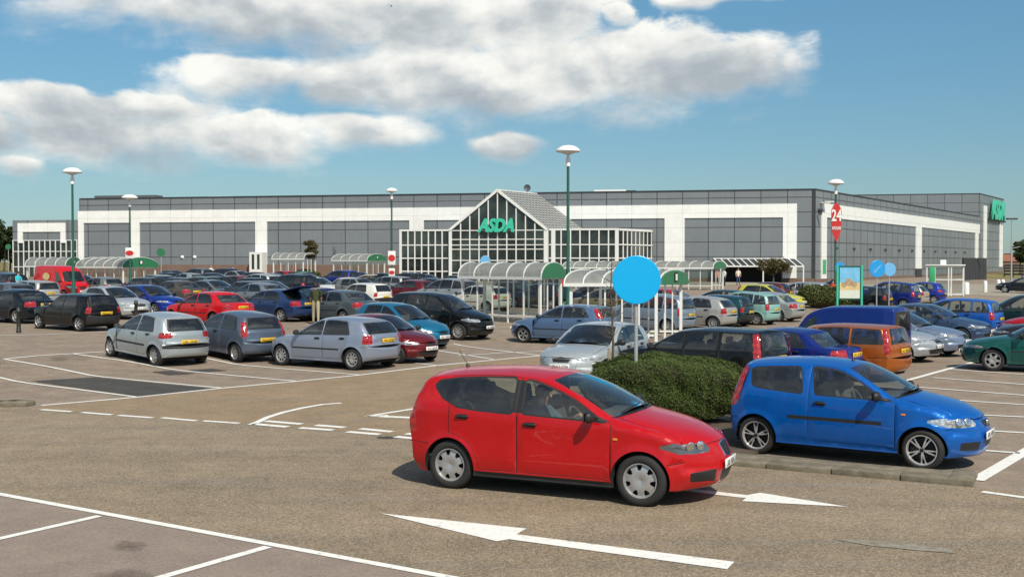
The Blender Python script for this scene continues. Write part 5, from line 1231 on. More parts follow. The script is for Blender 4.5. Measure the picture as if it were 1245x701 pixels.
# ------------------------------------------------------------------ people
def person(loc, yaw, top, legs, hair, label, h=1.72, arms=(20, 20), step=.12, lean=0, seated=False, sleeves=True, name='person', grp='shoppers'):
    k = h / 1.72; J = {}
    def P(n, x, y, z, r): J[n] = (Vector((x * k, y * k, z * k)), r * k)
    if seated:
        P('pelvis', 0, 0, .52, .13); P('waist', -.05, 0, .68, .125); P('chest', -.12, 0, .92, .15); P('neck', -.13, 0, 1.08, .055); P('head', -.10, 0, 1.19, .085); P('crown', -.10, 0, 1.28, .075)
        for s, n in ((1, 'l'), (-1, 'r')):
            P('hip' + n, .04, .1 * s, .5, .1); P('knee' + n, .42, .13 * s, .56, .07); P('ankle' + n, .62, .13 * s, .24, .05); P('toe' + n, .74, .13 * s, .22, .04)
            P('sho' + n, -.12, .19 * s, 1.0, .065); P('elb' + n, .06, .29 * s, .80, .046); P('wri' + n, .30, .17 * s, .93, .033); P('han' + n, .37, .15 * s, .95, .036)
    else:
        P('pelvis', 0, 0, .95, .125); P('waist', .01 + lean * .3, 0, 1.1, .12); P('chest', lean * .8, 0, 1.32, .145); P('neck', lean, 0, 1.49, .052); P('head', lean * 1.1 + .015, 0, 1.59, .088); P('crown', lean * 1.1, 0, 1.66, .075)
        for s, n in ((1, 'l'), (-1, 'r')):
            st = step * s; P('hip' + n, 0, .09 * s, .9, .095); P('knee' + n, st * .6 + .02, .1 * s, .5, .065); P('ankle' + n, st, .1 * s, .09, .045); P('toe' + n, st + .13, .11 * s, .04, .038)
            an = R(arms[0 if s > 0 else 1]); P('sho' + n, lean * .85, .18 * s, 1.42, .06); ex, ez = math.sin(an) * .28, math.cos(an) * .28
            P('elb' + n, lean * .85 + ex * .5 - .02, .23 * s, 1.42 - .27, .044); P('wri' + n, lean * .85 + ex, .23 * s, 1.15 - ez * .85, .032); P('han' + n, lean * .85 + ex * 1.25, .22 * s, 1.15 - ez * 1.15, .036)
    bones = [('pelvis', 'waist', 't'), ('waist', 'chest', 't'), ('chest', 'neck', 't'), ('neck', 'head', 's'), ('head', 'crown', 's')]
    for n in 'lr': bones += [('pelvis', 'hip' + n, 'g'), ('hip' + n, 'knee' + n, 'g'), ('knee' + n, 'ankle' + n, 'g'), ('ankle' + n, 'toe' + n, 'b'), ('chest', 'sho' + n, 't'), ('sho' + n, 'elb' + n, 't'), ('elb' + n, 'wri' + n, 's'), ('wri' + n, 'han' + n, 's')]
    names = list(J); me = bpy.data.meshes.new('body'); me.from_pydata([J[n][0] for n in names], [(names.index(a), names.index(c)) for a, c, _ in bones], [])
    o = bpy.data.objects.new('tmp', me); COL.objects.link(o); md = o.modifiers.new('skin', 'SKIN'); 
    for i, n in enumerate(names): sv = me.skin_vertices[0].data[i]; sv.radius = (J[n][1], J[n][1]); sv.use_root = n == 'pelvis'
    o.modifiers.new('sub', 'SUBSURF').levels = 2
    bm = bpy.data.meshes.new_from_object(o.evaluated_get(bpy.context.evaluated_depsgraph_get())); bpy.data.objects.remove(o)
    bm.materials.clear()
    mats = [cloth(top), cloth(legs), M['skin'], cloth((30, 26, 24))]
    for m in mats: bm.materials.append(m)
    mi = {'t': 0, 'g': 1, 's': 2, 'b': 3}
    for p in bm.polygons:
        c = p.center; best = None
        for a, b_, kd in bones:
            A, B_ = J[a][0], J[b_][0]; d = B_ - A; t = max(0, min(1, (c - A).dot(d) / max(1e-9, d.dot(d)))); q = (c - A - d * t).length - (J[a][1] * (1 - t) + J[b_][1] * t)
            if best is None or q < best[0]: best = (q, kd)
        p.material_index = mi[best[1]]; p.use_smooth = True
    body = link(name, bm); body.location = loc; body.rotation_euler = (0, 0, yaw); tag(body, label, 'person', grp)
    hp = J['head'][0]; hb = MB(); vs = bmesh.new(); bmesh.ops.create_uvsphere(vs, u_segments=14, v_segments=10, radius=.112 * k)
    for f in [f for f in vs.faces if f.calc_center_median().z < -.02 * k and f.calc_center_median().x > -.03 * k or (f.calc_center_median().x > .055 * k and f.calc_center_median().z < .05 * k)]: vs.faces.remove(f)
    hb.bm(vs, hair, Matrix.Translation(hp + Vector((-.012, 0, .045)) * k), True); hb.build('hair', body)
    fb = MB(); fb.rbox(hp + Vector((.095, 0, .0)) * k, (.03 * k, .025 * k, .045 * k), 'skin', .01)
    for sy in (-.032, .032): fb.rbox(hp + Vector((.083, sy, .03)) * k, (.012 * k, .022 * k, .01 * k), 'ink', .003)
    fb.rbox(hp + Vector((.08, 0, -.05)) * k, (.012 * k, .045 * k, .01 * k), 'hair_brown', .003); fb.build('face', body)
    return body
def cloth(c):
    n = 'cloth_%d_%d_%d' % c
    if n not in M: simple(n, sc(*c)[:3], .9, var=.15, scale=20)
    return M[n]
simple('hair_dark', (.02, .014, .01), .7); simple('hair_brown', (.10, .055, .03), .7); simple('hair_grey', (.35, .34, .32), .7)
def gpx(px, py): return g(px, py)
person(gpx(384, 394), R(100), (58, 62, 34), (168, 158, 132), 'hair_dark', 'shopper in olive top and khaki trousers loading the open boot', lean=.08, arms=(50, 40))
person(at(881, 112), R(200), (238, 238, 240), (40, 44, 60), 'hair_dark', 'shopper in white shirt beside the green end of the walkway', arms=(10, 25))
person(at(872, 111), R(-60), (200, 128, 104), (70, 50, 44), 'hair_brown', 'shopper in salmon top under the green end of the walkway', arms=(10, 25))
person(at(897.5, 116), R(-90), (226, 216, 198), (60, 80, 120), 'hair_brown', 'shopper in cream top before the dark entrance', h=1.78)
person(at(1012.5, 66), R(-100), (206, 70, 48), (50, 54, 60), 'hair_dark', 'walker in orange red top beside the lamp post with the hours sign')
person(at(22, 72), R(-20), (60, 196, 214), (60, 60, 70), 'hair_dark', 'shopper in turquoise top among the cars at the far left', arms=(45, 30))
person(at(283, 126), R(-80), (96, 150, 206), (60, 66, 84), 'hair_brown', 'walker in light blue top in front of the brick plinth')
person(at(256.5, 124), R(-80), (232, 232, 230), (214, 210, 200), 'hair_grey', 'walker in white in front of the brick plinth')
# the driver sits on the right of the red car
rc = red; d = person((0, 0, 0), 0, (92, 110, 122), (60, 62, 74), 'hair_brown', 'driver in grey blue top at the wheel of the red hatchback', seated=True, name='person')
d.location = rc.matrix_basis @ Vector((-.06, -.36, .03)); d.rotation_euler = rc.rotation_euler
# a gull far up in the clouds
r_ = ray(475, 8); p = Vector((0, 0, H)) + r_ * 120; b = MB()
b.tube([(-.2, 0, 0), (0, 0, .02), (.25, 0, 0)], [.03, .09, .02], 'sign_white', 8)
for s in (-1, 1): b.add([(-.08, 0, .03), (.1, 0, .03), (.06, s * .35, .16), (-.1, s * .4, .15), (-.14, s * .72, .05)], [(0, 1, 2, 3), (3, 2, 4)], 'dish_metal')
o = b.build('gull', None); o.location = p; o.rotation_euler = (R(15), 0, R(30)); tag(o, 'small gull gliding in front of the clouds', 'bird')
# ------------------------------------------------------------------ ground, road, markings, planting
def tarmac(name, c0, c1, grain=.35, streak=0.0, patch=.25, chips=None):
    n = N(name); co = n.obj()
    big = n.noise(co, .16, 5, .6); mid = n.noise(co, 1.7, 5, .65); fine = n.noise(co, 46, 3, .75); 
    v = n.n('ShaderNodeTexVoronoi'); v.inputs['Scale'].default_value = 58; n.l(co, v.inputs['Vector'])
    vs = n.n('ShaderNodeSeparateColor'); n.l(v.outputs['Color'], vs.inputs[0])
    c = n.mix(n.mapr(big, .3, .7, 0, 1), c0, c1)
    k = n.math('ADD', n.mapr(mid, .25, .75, 1 - patch, 1 + patch), n.mapr(fine, .3, .7, -grain * .5, grain * .5))
    k = n.math('ADD', k, n.mapr(vs.outputs[0], 0, 1, -grain, grain))
    c = n.mix(n.mapr(vs.outputs[1], .55, 1, 0, .5 if chips else .15), c, chips or (.30, .24, .17, 1)); c = n.mix(n.mapr(vs.outputs[2], .7, 1, 0, .5 if chips else .2), c, (.09, .085, .08, 1))
    if streak:
        mp = n.n('ShaderNodeMapping'); mp.inputs['Rotation'].default_value = (0, 0, R(33)); mp.inputs['Scale'].default_value = (.05, .9, 1); n.l(co, mp.inputs[0])
        st = n.noise(mp.outputs[0], 1.0, 4, .6); k = n.math('ADD', k, n.mapr(st, .3, .7, -streak, streak))
        mp2 = n.n('ShaderNodeMapping'); mp2.inputs['Rotation'].default_value = (0, 0, R(33)); mp2.inputs['Scale'].default_value = (.12, 1.6, 1); n.l(co, mp2.inputs[0])
        g2 = n.noise(mp2.outputs[0], 1.0, 5, .7); c = n.mix(n.mapr(g2, .52, .74, 0, .6), c, (.205, .195, .175, 1))
    vm = n.n('ShaderNodeVectorMath', operation='SCALE'); n.l(c, vm.inputs[0]); n.l(k, vm.inputs['Scale'])
    # oil spots and stains of the worn surface
    sp = n.noise(co, .55, 3, .5, .8); c2 = n.mix(n.mapr(sp, .66, .74, 0, .28), vm.outputs[0], (.07, .06, .055, 1))
    n.pbr(c2, .9, 0, .25, bump=n.math('ADD', fine, vs.outputs[1]), bstr=.22, bdist=.006); M[name] = n.m
tarmac('lot_tarmac', (0.249, 0.197, 0.152, 1), (0.282, 0.220, 0.168, 1), .20)
tarmac('bay_tarmac', (0.255, 0.202, 0.168, 1), (0.282, 0.222, 0.181, 1), .16, patch=.14)
tarmac('road_tarmac', (.236, .184, .126, 1), (.278, .216, .146, 1), .34, .12, .16, (.39, .31, .22, 1))
tarmac('aisle_tarmac', (0.267, 0.193, 0.121, 1), (0.300, 0.218, 0.137, 1), .26, .05, .16)
tarmac('dark_tarmac', (.055, .053, .05, 1), (.07, .067, .062, 1), .3)
tarmac('paving', (.30, .265, .215, 1), (.36, .315, .25, 1), .1, patch=.15)
n = N('grass'); co = n.obj(); c = n.ramp(n.noise(co, .09, 6, .7), [(.3, (.10, .11, .035, 1)), (.5, (.20, .175, .07, 1)), (.7, (.30, .24, .11, 1))]); n.pbr(c, 1, 0, .1); M['grass'] = n.m
n = N('road_paint'); co = n.obj(); w = n.noise(co, 9, 6, .75); v = n.noise(co, 60, 2, .6)
k = n.math('ADD', w, n.math('MULTIPLY', v, .35)); c = n.mix(n.mapr(k, .44, .62, 1, 0), (.80, .79, .74, 1), (.34, .30, .25, 1)); n.pbr(c, .75); M['road_paint'] = n.m
n = N('worn_paint'); co = n.obj(); c = n.mix(n.mapr(n.noise(co, 8, 6, .8), .34, .58, 0, 1), (.33, .31, .27, 1), (.21, .175, .125, 1)); n.pbr(c, .85); M['worn_paint'] = n.m
n = N('kerb_stone'); co = n.obj(); c = n.ramp(n.noise(co, 5, 6, .7), [(.3, (.11, .095, .065, 1)), (.55, (.19, .165, .12, 1)), (.78, (.27, .24, .185, 1))])
n.pbr(c, .9, bump=n.noise(co, 30, 4), bstr=.4, bdist=.01); M['kerb_stone'] = n.m

def drape(polys, dz, m, name, kind='structure', th=0):
    bm = bmesh.new()
    for poly in polys:
        vs = [bm.verts.new((p[0], p[1], 0)) for p in poly]
        try: bm.faces.new(vs)
        except ValueError: pass
    for s, _ in SB:
        co = (P0[0] + NV[0] * s, P0[1] + NV[1] * s, 0)
        bmesh.ops.bisect_plane(bm, geom=bm.verts[:] + bm.edges[:] + bm.faces[:], plane_co=co, plane_no=(NV[0], NV[1], 0), dist=1e-5)
    for v in bm.verts: v.co.z = gh(v.co.x, v.co.y) + dz
    bmesh.ops.recalc_face_normals(bm, faces=bm.faces[:])
    for f in bm.faces:
        if f.normal.z < 0: f.normal_flip()
    me = bpy.data.meshes.new(name); bm.to_mesh(me); bm.free(); me.materials.append(M[m])
    o = link(name, me); o['kind'] = kind; return o
def w2(px, py): p = g(px, py); return (p.x, p.y)
drape([[(-5000, -300), (5000, -300), (5000, 6000), (-5000, 6000)]], 0, 'lot_tarmac', 'ground')
fx = [(-5000, 172), (-75, 168), (-70, 152), (-62.6, 152), (-100, 60 + 150), (-100, 300), (90, 300), (60, 200), (62, 158), (90, 150), (5000, 150), (5000, 6000), (-5000, 6000)]
drape([[(-5000, 160), (-66, 160), (-60, 250), (84, 250), (80, 190), (70, 166), (78, 158), (5000, 150), (5000, 6000), (-5000, 6000)]], .004, 'grass', 'grass_field')
def ext(a, b, fa, fb):
    a, b = Vector(a), Vector(b); d = b - a; return tuple(a - d * fa), tuple(b + d * fb)
e0, e1 = ext(w2(0, 601), w2(540, 701), 3, 4)          # edge of the foreground bays
t0, t1 = ext(w2(50, 498), w2(291, 514.7), 3, 0); t2 = w2(525, 532); k1 = w2(897, 566); k2 = w2(1190, 593); _, k3 = ext(k1, k2, 0, 6)
drape([[e0, e1, k3, k2, k1, t2, t1, t0]], .004, 'road_tarmac', 'road')
drape([[e0, (e0[0] - 5, e0[1] - 30), (e1[0], e1[1] - 30), e1]], .004, 'bay_tarmac', 'parking_bays')
AL = [(50, 493), (166, 483), (269, 472), (360, 463.7), (437, 456), (530, 444.5), (660, 432)]
alw = [w2(*p) for p in AL]; drape([alw + [w2(760, 425), w2(840, 440), w2(760, 480), w2(640, 541), t2, t1, w2(50, 498)]], .006, 'aisle_tarmac', 'aisle')
drape([[w2(38, 463), w2(116, 458.5), w2(262, 472.6), w2(168, 481.5)], [w2(185, 452), w2(207, 450.5), w2(238, 454), w2(205, 456)], [w2(228, 450), w2(258, 448), w2(277, 450.5), w2(245, 452.5)]], .0075, 'dark_tarmac', 'tarmac_patch')
def blob(px, py, rx, ry, n=18, seed=1):
    rnd = random.Random(seed); return [w2(px + rx * math.cos(2 * math.pi * i / n) * rnd.uniform(.75, 1.1), py + ry * math.sin(2 * math.pi * i / n) * rnd.uniform(.75, 1.1)) for i in range(n)]
n = N('stain'); co = n.obj(); tr = n.n('ShaderNodeBsdfTransparent'); df = n.n('ShaderNodeBsdfDiffuse'); df.inputs[0].default_value = (.085, .07, .06, 1)
ms = n.n('ShaderNodeMixShader'); fa = n.n('ShaderNodeAttribute'); fa.attribute_name = 'fade'; n.l(n.math('MULTIPLY', fa.outputs['Fac'], n.mapr(n.noise(co, 9, 6, .75), .3, .65, .1, .45)), ms.inputs[0]); n.l(tr.outputs[0], ms.inputs[1]); n.l(df.outputs[0], ms.inputs[2]); n.l(ms.outputs[0], n.out.inputs[0]); M['stain'] = n.m
sv, sf, sa_ = [], [], []
for args in ((157, 664, 27, 9, 2), (150, 704, 50, 14, 3), (72, 436, 16, 4, 6)):
    ring = blob(*args[:4], seed=args[4]); o_ = len(sv); c_ = Vector((sum(p[0] for p in ring) / len(ring), sum(p[1] for p in ring) / len(ring)))
    mid = [tuple(c_.lerp(Vector(p), .55)) for p in ring]; k_ = len(ring)
    for p, a in [(tuple(c_), 1.0)] + [(p, .75) for p in mid] + [(p, 0.0) for p in ring]: sv.append((p[0], p[1], gh(*p) + .008)); sa_.append(a)
    for i in range(k_):
        j = (i + 1) % k_; sf += [(o_, o_ + 1 + i, o_ + 1 + j), (o_ + 1 + i, o_ + 1 + k_ + i, o_ + 1 + k_ + j, o_ + 1 + j)]
me = bpy.data.meshes.new('oil_stains'); me.from_pydata(sv, [], sf); at_ = me.attributes.new('fade', 'FLOAT', 'POINT'); at_.data.foreach_set('value', sa_); me.materials.append(M['stain'])
o = link('oil_stains', me); o['kind'] = 'structure'
drape([blob(470, 532, 15, 1.6, seed=12), blob(508, 534.5, 12, 1.3, seed=13)], .0075, 'dark_tarmac', 'tarmac_patch')
mk_ = []
def line(pl, w=.10):
    pts = [Vector(w2(*p)) if len(p) == 2 else Vector(p[:2]) for p in pl]; mk_.append(band([tuple(p) for p in pts], w))
line([(-60, 590), (0, 601), (540, 701), (680, 727)], .11)
line([(-60, 669), (0, 655), (121, 627.5)], .11); line([(130, 721), (200, 701), (326, 665)], .115)
for a, b in zip(AL, AL[1:]): line([a, b], .12)
line([(0, 459), (83, 472), (165, 482.5)]); line([(5, 436.5), (60, 446), (116, 457), (190, 464.5), (268, 471.6)]); line([(88, 430), (150, 438.5), (206, 448.5), (262, 454.5), (359, 463.4)])
line([(238, 433), (285, 442.5), (330, 447), (436, 455.7)]); line([(5, 436.5), (45, 432.5), (88, 430), (126, 427.5)]); line([(0, 408), (72, 406), (150, 402.5)]); line([(500, 441), (530, 444.2)])
line([(520, 424), (600, 436.8)]); line([(552, 418), (655, 432)]); line([(556, 432.5), (610, 429), (660, 427)]); line([(-40, 455), (0, 459)])
for a, b in (((50, 498), (87, 500.6)), ((99.5, 501.4), (136, 504.4)), ((143.5, 505), (186, 508)), ((197, 507.9), (239, 511.7)), ((247, 511.8), (291, 514.7))): line([a, b], .13)
line([(304.4, 516.6), (314, 513), (324.7, 507.7), (344, 501.5), (367, 496.2), (392, 491.8), (415, 490)], .13)
for a, b in (((308, 515.5), (350, 519.2)), ((323, 512), (367, 515.7)), ((364.5, 520.3), (405, 523)), ((384, 517), (419, 519.8)), ((422, 525), (461.7, 528.3)), ((438, 521.3), (476.7, 525)), ((481, 531), (522, 535)), ((494, 527.3), (525, 530)), ((538, 537), (580, 541)), ((550, 532), (590, 536))): line([a, b], .17)
line([(445, 506.3), (506.7, 496.5), (575, 488), (640, 478)], .12); line([(462, 506.3), (507, 508.2), (560, 511), (640, 517)], .2); line([(445, 506.3), (472, 505)], .12)
P_2 = lambda L: [w2(*p) for p in L]
mk_.append(P_2([(463, 624.5), (640, 643), (628, 650), (893, 683.5), (884, 692.5), (619, 656), (604, 658.5)]))
mk_.append(P_2([(820, 592), (908, 602.3), (924, 599.3), (1031, 616.6), (902, 609.6), (907, 606), (820, 596)]))
line([(1187, 584), (1245, 550), (1300, 520)], .2); line([(1194, 598), (1245, 605), (1330, 617)], .12)
line([(1101, 463), (1154, 448.3), (1185, 440)], .14)
for a, b in (((1155, 449), (1330, 461)), ((1134, 459), (1330, 474)), ((1111, 470.3), (1330, 487)), ((1154, 486), (1330, 497.5)), ((1150, 502.5), (1330, 511)), ((1160, 521.5), (1330, 531)), ((1180, 546.5), (1240, 551))): line([a, b], .115)
o = drape(mk_, .011, 'road_paint', 'road_markings')
drape([P_2([(1018, 657), (1030, 655.5), (1100, 660), (1152, 667), (1161, 673), (1120, 670), (1060, 664)])], .0105, 'worn_paint', 'worn_marking')
# light paving by the side of the store
drape([[at(1105, 92)[:2], at(1300, 88)[:2], at(1300, 128)[:2], at(1190, 128)[:2], at(1040, 124)[:2]]], .006, 'paving', 'paved_apron')
drape([[at(500, 122)[:2], at(985, 117)[:2], at(985, 127.6)[:2], at(500, 131)[:2]]], .006, 'paving', 'pavement')
# kerb: long stones with joints, rounded at its end
ka, kb = Vector(w2(700, 549.5)), Vector(w2(1183, 592)); u = (kb - ka).normalized(); v = Vector((-u.y, u.x)); L = (kb - ka).length
b = MB(); rnd = random.Random(3); i = 0; sl = .915; nn = int(L / sl)
off = L - nn * sl
for i in range(-1, nn):
    s0 = off + i * sl + .006; s1 = off + (i + 1) * sl - .006; s0 = max(0, s0)
    if s1 - s0 < .1: continue
    c = ka + u * (s0 + s1) / 2 + v * .155; h = .085 + rnd.uniform(-.006, .006)
    b.rbox((c.x, c.y, h / 2 - .02), (s1 - s0, .30, h + .04), 'kerb_stone', .014, 2, Matrix.Rotation(math.atan2(u.y, u.x) + rnd.uniform(-.004, .004), 4, 'Z'))
bs = ka + u * (L / 2) + v * .47
b.rbox((bs.x, bs.y, .025), (L - .05, .30, .13), 'kerb_stone', .012, 1, Matrix.Rotation(math.atan2(u.y, u.x), 4, 'Z'))
c = kb + v * .40
b.rbox((c.x - u.x * .16, c.y - u.y * .16, .03), (.30, .75, .14), 'kerb_stone', .022, 2, Matrix.Rotation(math.atan2(u.y, u.x), 4, 'Z'))
o = b.build('kerb', None); o['kind'] = 'structure'
# planted island behind the kerb
q0, q1 = ka + v * .32 - u * 1.2, ka + u * 2.55 + v * .32
isl = [tuple(q0), tuple(q1), tuple(q1 + v * 1.2), tuple(q1 + v * 2.4 + u * .3), tuple(q0 + v * 4.6 + u * 1.2), tuple(q0 + v * 3.2 - u * .8)]
bm = MB(); bm.prism(isl, 'soil', Matrix(), .06); o = bm.build('planting_bed', None); o['kind'] = 'structure'
b = MB(); p = g(-10, 494.5)
for i in range(4):
    q = g(-26 + i * 17, 494 - i * .4); b.rbox((q.x, q.y, .03), (.5, .34, .16), 'kerb_stone', .04, 2, Matrix.Rotation(R(-26 + i * 3), 4, 'Z'))
o = b.build('kerb', None); o['kind'] = 'structure'
# ------------------------------------------------------------------ foliage
def leafmat(name, cols, rough=.55):
    n = N(name); geo = n.n('ShaderNodeNewGeometry'); c = n.ramp(geo.outputs['Random Per Island'], cols)
    d = n.n('ShaderNodeBsdfPrincipled'); n.l(c, d.inputs[0]); d.inputs['Roughness'].default_value = rough; d.inputs['Specular IOR Level'].default_value = .3
    t = n.n('ShaderNodeBsdfTranslucent'); n.l(c, t.inputs[0]); ms = n.n('ShaderNodeMixShader'); ms.inputs[0].default_value = .25; n.l(d.outputs[0], ms.inputs[1]); n.l(t.outputs[0], ms.inputs[2]); n.l(ms.outputs[0], n.out.inputs[0]); M[name] = n.m
leafmat('hedge_leaf', [(0, (.052, .088, .020, 1)), (.5, (.078, .116, .026, 1)), (.9, (.11, .146, .036, 1)), (1, (.15, .14, .05, 1))])
leafmat('shrub_leaf', [(0, (.03, .05, .012, 1)), (.5, (.075, .10, .022, 1)), (1, (.15, .15, .04, 1))])
leafmat('tree_leaf', [(0, (.018, .032, .010, 1)), (.5, (.032, .052, .014, 1)), (1, (.055, .07, .02, 1))])
leafmat('olive_leaf', [(0, (.06, .05, .016, 1)), (.5, (.10, .09, .03, 1)), (1, (.16, .11, .05, 1))])
simple('twig', (.05, .036, .022), .9)
def leaves(pts, size, m, name, parent, seed=0, asp=.5):
    rnd = random.Random(seed); V = []; Fs = []
    for p, nrm in pts:
        a = Vector((rnd.gauss(0, 1), rnd.gauss(0, 1), rnd.gauss(0, 1))).normalized(); nn = (nrm + a * .9).normalized(); t = nn.orthogonal().normalized(); t.rotate(__import__('mathutils').Quaternion(nn, rnd.uniform(0, 6.28))); bt = nn.cross(t); s = size * rnd.uniform(.6, 1.3)
        o = len(V); V += [tuple(p - t * s), tuple(p + bt * s * asp), tuple(p + t * s), tuple(p - bt * s * asp)]; Fs.append((o, o + 1, o + 2, o + 3))
    me = bpy.data.meshes.new(name); me.from_pydata(V, [], Fs); me.materials.append(M[m]); return link(name, me, parent)
def hedge(c, L, W, h, ang, n, size, label, m='hedge_leaf', seed=1, pw=3.2, name='hedge', grp='clipped hedges'):
    o = empty(name, c, ang); tag(o, label, 'hedge', grp); rnd = random.Random(seed)
    def sdf(d):    # radius factor of a rounded box, with uneven growth
        q = (abs(d.x) ** pw + abs(d.y) ** pw + abs(d.z) ** pw) ** (-1 / pw)
        return q * (1 + .055 * math.sin(d.x * 5 + seed) + .05 * math.sin(d.y * 7 + d.z * 4 + 2 * seed) + .035 * math.sin(d.x * 13 + d.z * 9) + .02 * math.sin(d.x * 31 + d.y * 23))
    pts = []
    while len(pts) < n:
        d = Vector((rnd.gauss(0, 1), rnd.gauss(0, 1), rnd.gauss(0, 1))).normalized()
        if d.z < -.55: continue
        r = sdf(d) * (1 - abs(rnd.gauss(0, .045))) * (1 + max(0, rnd.gauss(0, .010)))
        pts.append((Vector((d.x * L / 2 * r, d.y * W / 2 * r, h * .5 + d.z * h * .5 * r)), d))
    leaves(pts, size, m, 'foliage', o, seed)
    bm = bmesh.new(); bmesh.ops.create_icosphere(bm, subdivisions=3, radius=1)
    for v in bm.verts: d = v.co.normalized(); r = sdf(d) * .88; v.co = Vector((d.x * L / 2 * r, d.y * W / 2 * r, h * .5 + d.z * h * .5 * r))
    b = MB(); b.bm(bm, 'twig', smooth=True); b.build('branches', o); return o
c = Vector(((809 - CX) / F * 20.5, 20.5, -.06))
hedge(c, 2.95, 1.8, 1.26, R(-14), 90000, .017, 'rounded clipped green hedge behind the red hatchback', seed=2)
p = at(999, 66); hedge(p, 2.9, 1.6, 1.35, R(-10), 5000, .07, 'loose low hedge left of the poster stand', 'shrub_leaf', 4, 2.4)
p = at(1046, 66); hedge(p, 3.0, 1.4, .9, R(-10), 4000, .07, 'low dark hedge at the foot of the poster stand', 'hedge_leaf', 5, 2.6)
p = at(752, 52); hedge(p, 1.6, .9, .9, R(10), 1500, .06, 'small olive shrub seen through the posts of the open shelter', 'olive_leaf', 6, 2.2, 'shrub')
p = at(372, 127); hedge(p, 3.2, 1.2, 1.3, R(5), 1800, .12, 'bright green low shrub under the small tree', 'shrub_leaf', 8, 2.2, 'shrub')
def tree(c, h, rad, hc, label, m, n, size, seed, grp='trees', flat=1.0, trunk=.12, name='tree', clumps=26):
    o = empty(name, c); tag(o, label, 'tree', grp); rnd = random.Random(seed); b = MB()
    z0 = h - 2 * hc; top = Vector((rnd.uniform(-.1, .1) * rad, 0, h * .8)); mid = Vector((.05 * rad, .05 * rad, z0 + hc * .5))
    b.tube([(0, 0, -.1), (trunk * .3, 0, z0 * .5), mid, top], [trunk, trunk * .8, trunk * .55, trunk * .12], 'bark', 9)
    cl = []
    for i in range(clumps):
        d = Vector((rnd.gauss(0, 1), rnd.gauss(0, 1), rnd.gauss(0, 1))).normalized() * rnd.random() ** .45
        p = Vector((d.x * rad * .82, d.y * rad * .82, h - hc + d.z * hc * .85)); cl.append((p, rnd.uniform(.22, .42) * rad))
        if i % 2 == 0: s = mid.lerp(top, rnd.random() * .7); b.tube([s, s.lerp(p, .5) + Vector((0, 0, .06 * rad)), p], [trunk * .35, trunk * .22, trunk * .06], 'bark', 6)
    b.build('trunk', o); pts = []
    for i in range(n):
        p, r = cl[rnd.randrange(len(cl))]; d = Vector((rnd.gauss(0, 1), rnd.gauss(0, 1), rnd.gauss(0, 1))).normalized(); q = p + Vector((d.x, d.y, d.z * .75)) * r * rnd.random() ** .4; pts.append((q, d))
    leaves(pts, size, m, 'crown', o, seed); return o
T = 'trees around the store'
p = at(380, 127); tree(p, 4.9, 1.15, 1.25, 'small olive brown tree in front of the grey cladding', 'olive_leaf', 2600, .12, 3, T, trunk=.09, clumps=16)
p = at(940, 117); tree(p, 2.85, 2.0, .95, 'low spreading olive tree before the right end of the canopy', 'olive_leaf', 3200, .11, 5, T, trunk=.1, clumps=20)
for i, (px, Y, h, r, lab) in enumerate(((-22, 215, 11.2, 4.6, 'dark tree at the far left edge, tallest of its group'), (-6, 228, 10.8, 4.0, 'dark tree second from the far left edge'), (5, 222, 11.0, 3.4, 'dark tree standing just left of the small annex'), (12, 236, 8.2, 2.6, 'lower dark tree nearest to the small annex'), (-60, 235, 11, 5, 'broad dark tree beyond the left edge group'), (-130, 240, 9.5, 5, 'wide dark tree standing apart far beyond the left edge'), (-190, 250, 12, 5.5, 'tall dark tree farthest beyond the left edge'))):
    tree(at(px, Y), h, r, h * .42, lab, 'tree_leaf', 3800, .34, 20 + i, 'dark trees on the far bank', trunk=.25, clumps=30)
for i, (px, Y, h, r, lab) in enumerate(((1240, 196, 6.6, 1.7, 'dark rounded tree right of the thin grey lamp post'), (1252, 205, 7.0, 2.4, 'dark tree cut by the right edge'), (1223, 330, 4.9, 2.2, 'distant low tree beside the red tiled roof'))):
    tree(at(px, Y), h, r, h * .36, lab, 'tree_leaf', 2600, .26, 40 + i, 'dark trees at the right', trunk=.2)
# bare sapling and its stake, a twiggy shrub
p = g(745, 470); p = at(744.5, 23.5); o = empty('sapling', p); tag(o, 'thin bare sapling tied to a stake in front of the silver hatchback', 'tree', T); rnd = random.Random(9)
b = MB(); h = zat(309, 23.5) - p.z; b.tube([(0, 0, -.05), (.02, 0, h * .4), (-.03, .02, h * .75), (-.01, 0, h)], [.032, .026, .016, .005], 'bark', 8)
for i in range(26):
    z = h * rnd.uniform(.42, .97); a = rnd.uniform(0, 6.28); l = rnd.uniform(.12, .42); d = Vector((math.cos(a), math.sin(a), rnd.uniform(.4, 1.1))).normalized(); s = Vector((0, 0, z)); b.tube([s, s + d * l * .6, s + d * l + Vector((0, 0, .05))], [.009, .006, .002], 'bark', 5)
b.build('trunk', o); pts = []
for i in range(60):
    a = rnd.uniform(0, 6.28); r = rnd.uniform(.03, .34); pts.append((Vector((math.cos(a) * r, math.sin(a) * r, h * rnd.uniform(.5, .95))), Vector((0, 0, 1))))
leaves(pts, .03, 'olive_leaf', 'crown', o, 5)
b = MB(); b.tube([(-.07, .0, -.1), (-.07, 0, h * .36)], .025, 'stake_wood', 8); b.build('stake', o)
